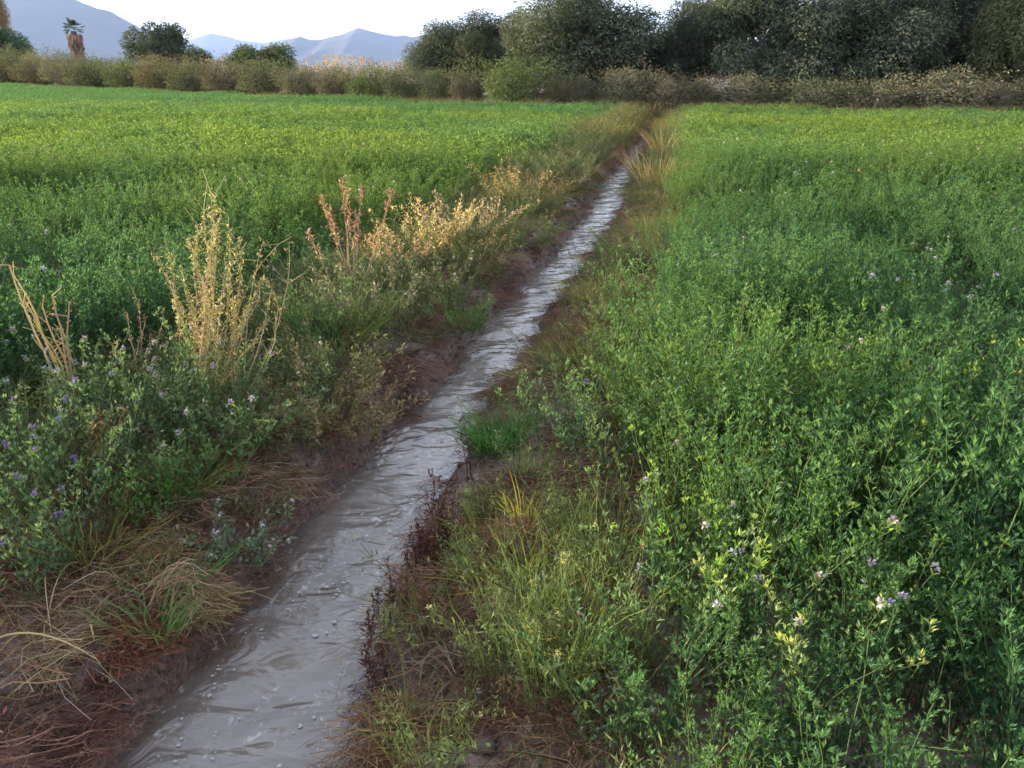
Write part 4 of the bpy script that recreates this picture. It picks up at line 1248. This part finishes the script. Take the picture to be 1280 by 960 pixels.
# far golden grass where the ditch vanishes
for i, (px, py, h, n, c, lab) in enumerate((
        (818, 238, .95, 80, (.42, .29, .13), "tall golden grass clump right of the far ditch"),
        (800, 215, .8, 60, (.40, .27, .14), "tan grass clump close to the far water"),
        (828, 200, 1.0, 80, (.44, .31, .12), "golden grass clump at the far right field edge"),
        (812, 178, .9, 70, (.40, .29, .14), "tan grass clump near the end of the ditch"),
        (846, 172, .8, 90, (.46, .38, .07), "yellow grass clump at the end of the right field edge"),
        (826, 166, .8, 70, (.46, .36, .10), "yellow-tan grass clump where the ditch vanishes"),
        (790, 160, .7, 60, (.3, .24, .12), "dull tan grass clump at the end of the left bank"))):
    plant("golden_grass", lab, "grass", px, py, (grass(970 + i, int(n * .9), h * .6, .24, .6, .005, c, np.array(c) * 1.15, .5),), M_dry, names=("blade_cluster",), group="golden grass clumps along the far ditch")

# mud clods
def clod_mesh(seed):
    r = np.random.default_rng(seed)
    nz = Noise2(seed)
    k, m = 10, 7
    th = np.linspace(0.12, math.pi - .12, m)[:, None]; ph = (np.arange(k) / k * 2 * math.pi)[None]
    d = np.stack([np.sin(th) * np.cos(ph), np.sin(th) * np.sin(ph), np.cos(th) + 0 * ph], -1)
    s = 1 + .38 * nz(d[..., 0] * 1.7 + 4, d[..., 1] * 1.7 + d[..., 2] * 1.3 + 9, 2) + r.normal(0, .06, (m, k))
    V = (d * s[..., None] * [1, .8, .6]).reshape(-1, 3)
    i = np.arange(m * k).reshape(m, k); nx = np.roll(i, -1, 1)
    Q = np.stack([i[:-1], i[1:], nx[1:], nx[:-1]], -1).reshape(-1, 4)
    V = np.vstack([V, [[0, 0, .6], [0, 0, -.6]]])
    T = [[i[0, j], i[0, (j + 1) % k], m * k] for j in range(k)] + [[i[-1, (j + 1) % k], i[-1, j], m * k + 1] for j in range(k)]
    return make_mesh("mud_clod", V, Q, M_clod, T=T, smooth=True)
clods = [clod_mesh(980 + i) for i in range(4)]
def clod(px, py, size, label, group, i):
    x, y, z = near(px, py)
    o = bpy.data.objects.new("mud_clod", clods[i % 4]); col.objects.link(o)
    o.location = (x, y, z + size * .12); o.rotation_euler = (0, 0, i * 1.7)
    o.scale = (size, size, size * .8)
    setp(o, label, "clod", group)
def crumbs(side, seed, label, n):
    r = np.random.default_rng(seed)
    y = 1.2 + 12 * r.random(n) ** 1.8
    q = np.abs(r.normal(0.0, .22, n)) - .015
    x = np.where(side < 0, edgeL(y) - q, edgeR(y) + q)
    z = gz(x, y)
    sz = (.004 + .016 * r.random(n) ** 3) * np.interp(y, [2, 10], [1, 1.9])
    ps = []
    for c in clods:
        p_ = bpy.data.objects.new("clod_source", c); ps.append(p_)
    scatter("mud_crumbs", label, "mud", ps, np.stack([x, y, z + sz * .2], 1), r.normal(0, .5, (n, 3)) + np.stack([0 * x, 0 * x, r.random(n) * 6], 1), np.stack([sz, sz, sz * .8], 1), r.integers(0, 4, n), np.ones((n, 3)))
crumbs(-1, 991, "crumbled brown mud along the left water margin", 2600)
crumbs(1, 992, "crumbled brown mud along the right water margin", 1800)
r = np.random.default_rng(99)
k = 0
for _ in range(26):
    clod(r.uniform(0, 190), r.uniform(745, 945), r.uniform(.008, .022), "small grey mud clod on the muddy lower left bank", "mud clods on the lower left bank", k); k += 1
for _ in range(16):
    clod(r.uniform(480, 640), r.uniform(740, 950), r.uniform(.008, .02), "small grey mud clod on the right bank near the bottom edge", "mud clods on the lower right bank", k); k += 1
clod(605, 935, .035, "largest grey mud clod at the bottom edge right of the water", None, 2)
clod(550, 828, .04, "grey mud clod beside the lower right waterline", None, 1)
x, y, z = near(485, 432)
lm = clods[3].copy(); lm.materials[0] = M_soil
o = bpy.data.objects.new("mud_ledge", lm); col.objects.link(o); o.location = (x, y, z + .01); o.scale = (.2, .13, .06)
setp(o, "pale dry mud ledge above the red root mat on the left bank", "mud ledge")

# ------------------------------------------------------------------ the hazy air
x0, x1, y0, y1, z0, z1 = -11500, 11500, -900, 16500, -12.0, 900.0
V = [(x0, y0, z0), (x1, y0, z0), (x1, y1, z0), (x0, y1, z0), (x0, y0, z1), (x1, y0, z1), (x1, y1, z1), (x0, y1, z1)]
Q = [(0, 3, 2, 1), (4, 5, 6, 7), (0, 1, 5, 4), (1, 2, 6, 5), (2, 3, 7, 6), (3, 0, 4, 7)]
m, n, l = new_mat("hazy_air")
pv = n.new("ShaderNodeVolumePrincipled")
pv.inputs["Color"].default_value = (0.42, 0.6, 1.0, 1)
pv.inputs["Density"].default_value = 7.0e-5
pv.inputs["Anisotropy"].default_value = 0.2
ou = n.new("ShaderNodeOutputMaterial"); l.new(pv.outputs[0], ou.inputs["Volume"])
o = bpy.data.objects.new("haze", make_mesh("haze", V, Q, m)); col.objects.link(o)
setp(o, "thin bluish haze in the air over the whole valley", "haze", kind="stuff")
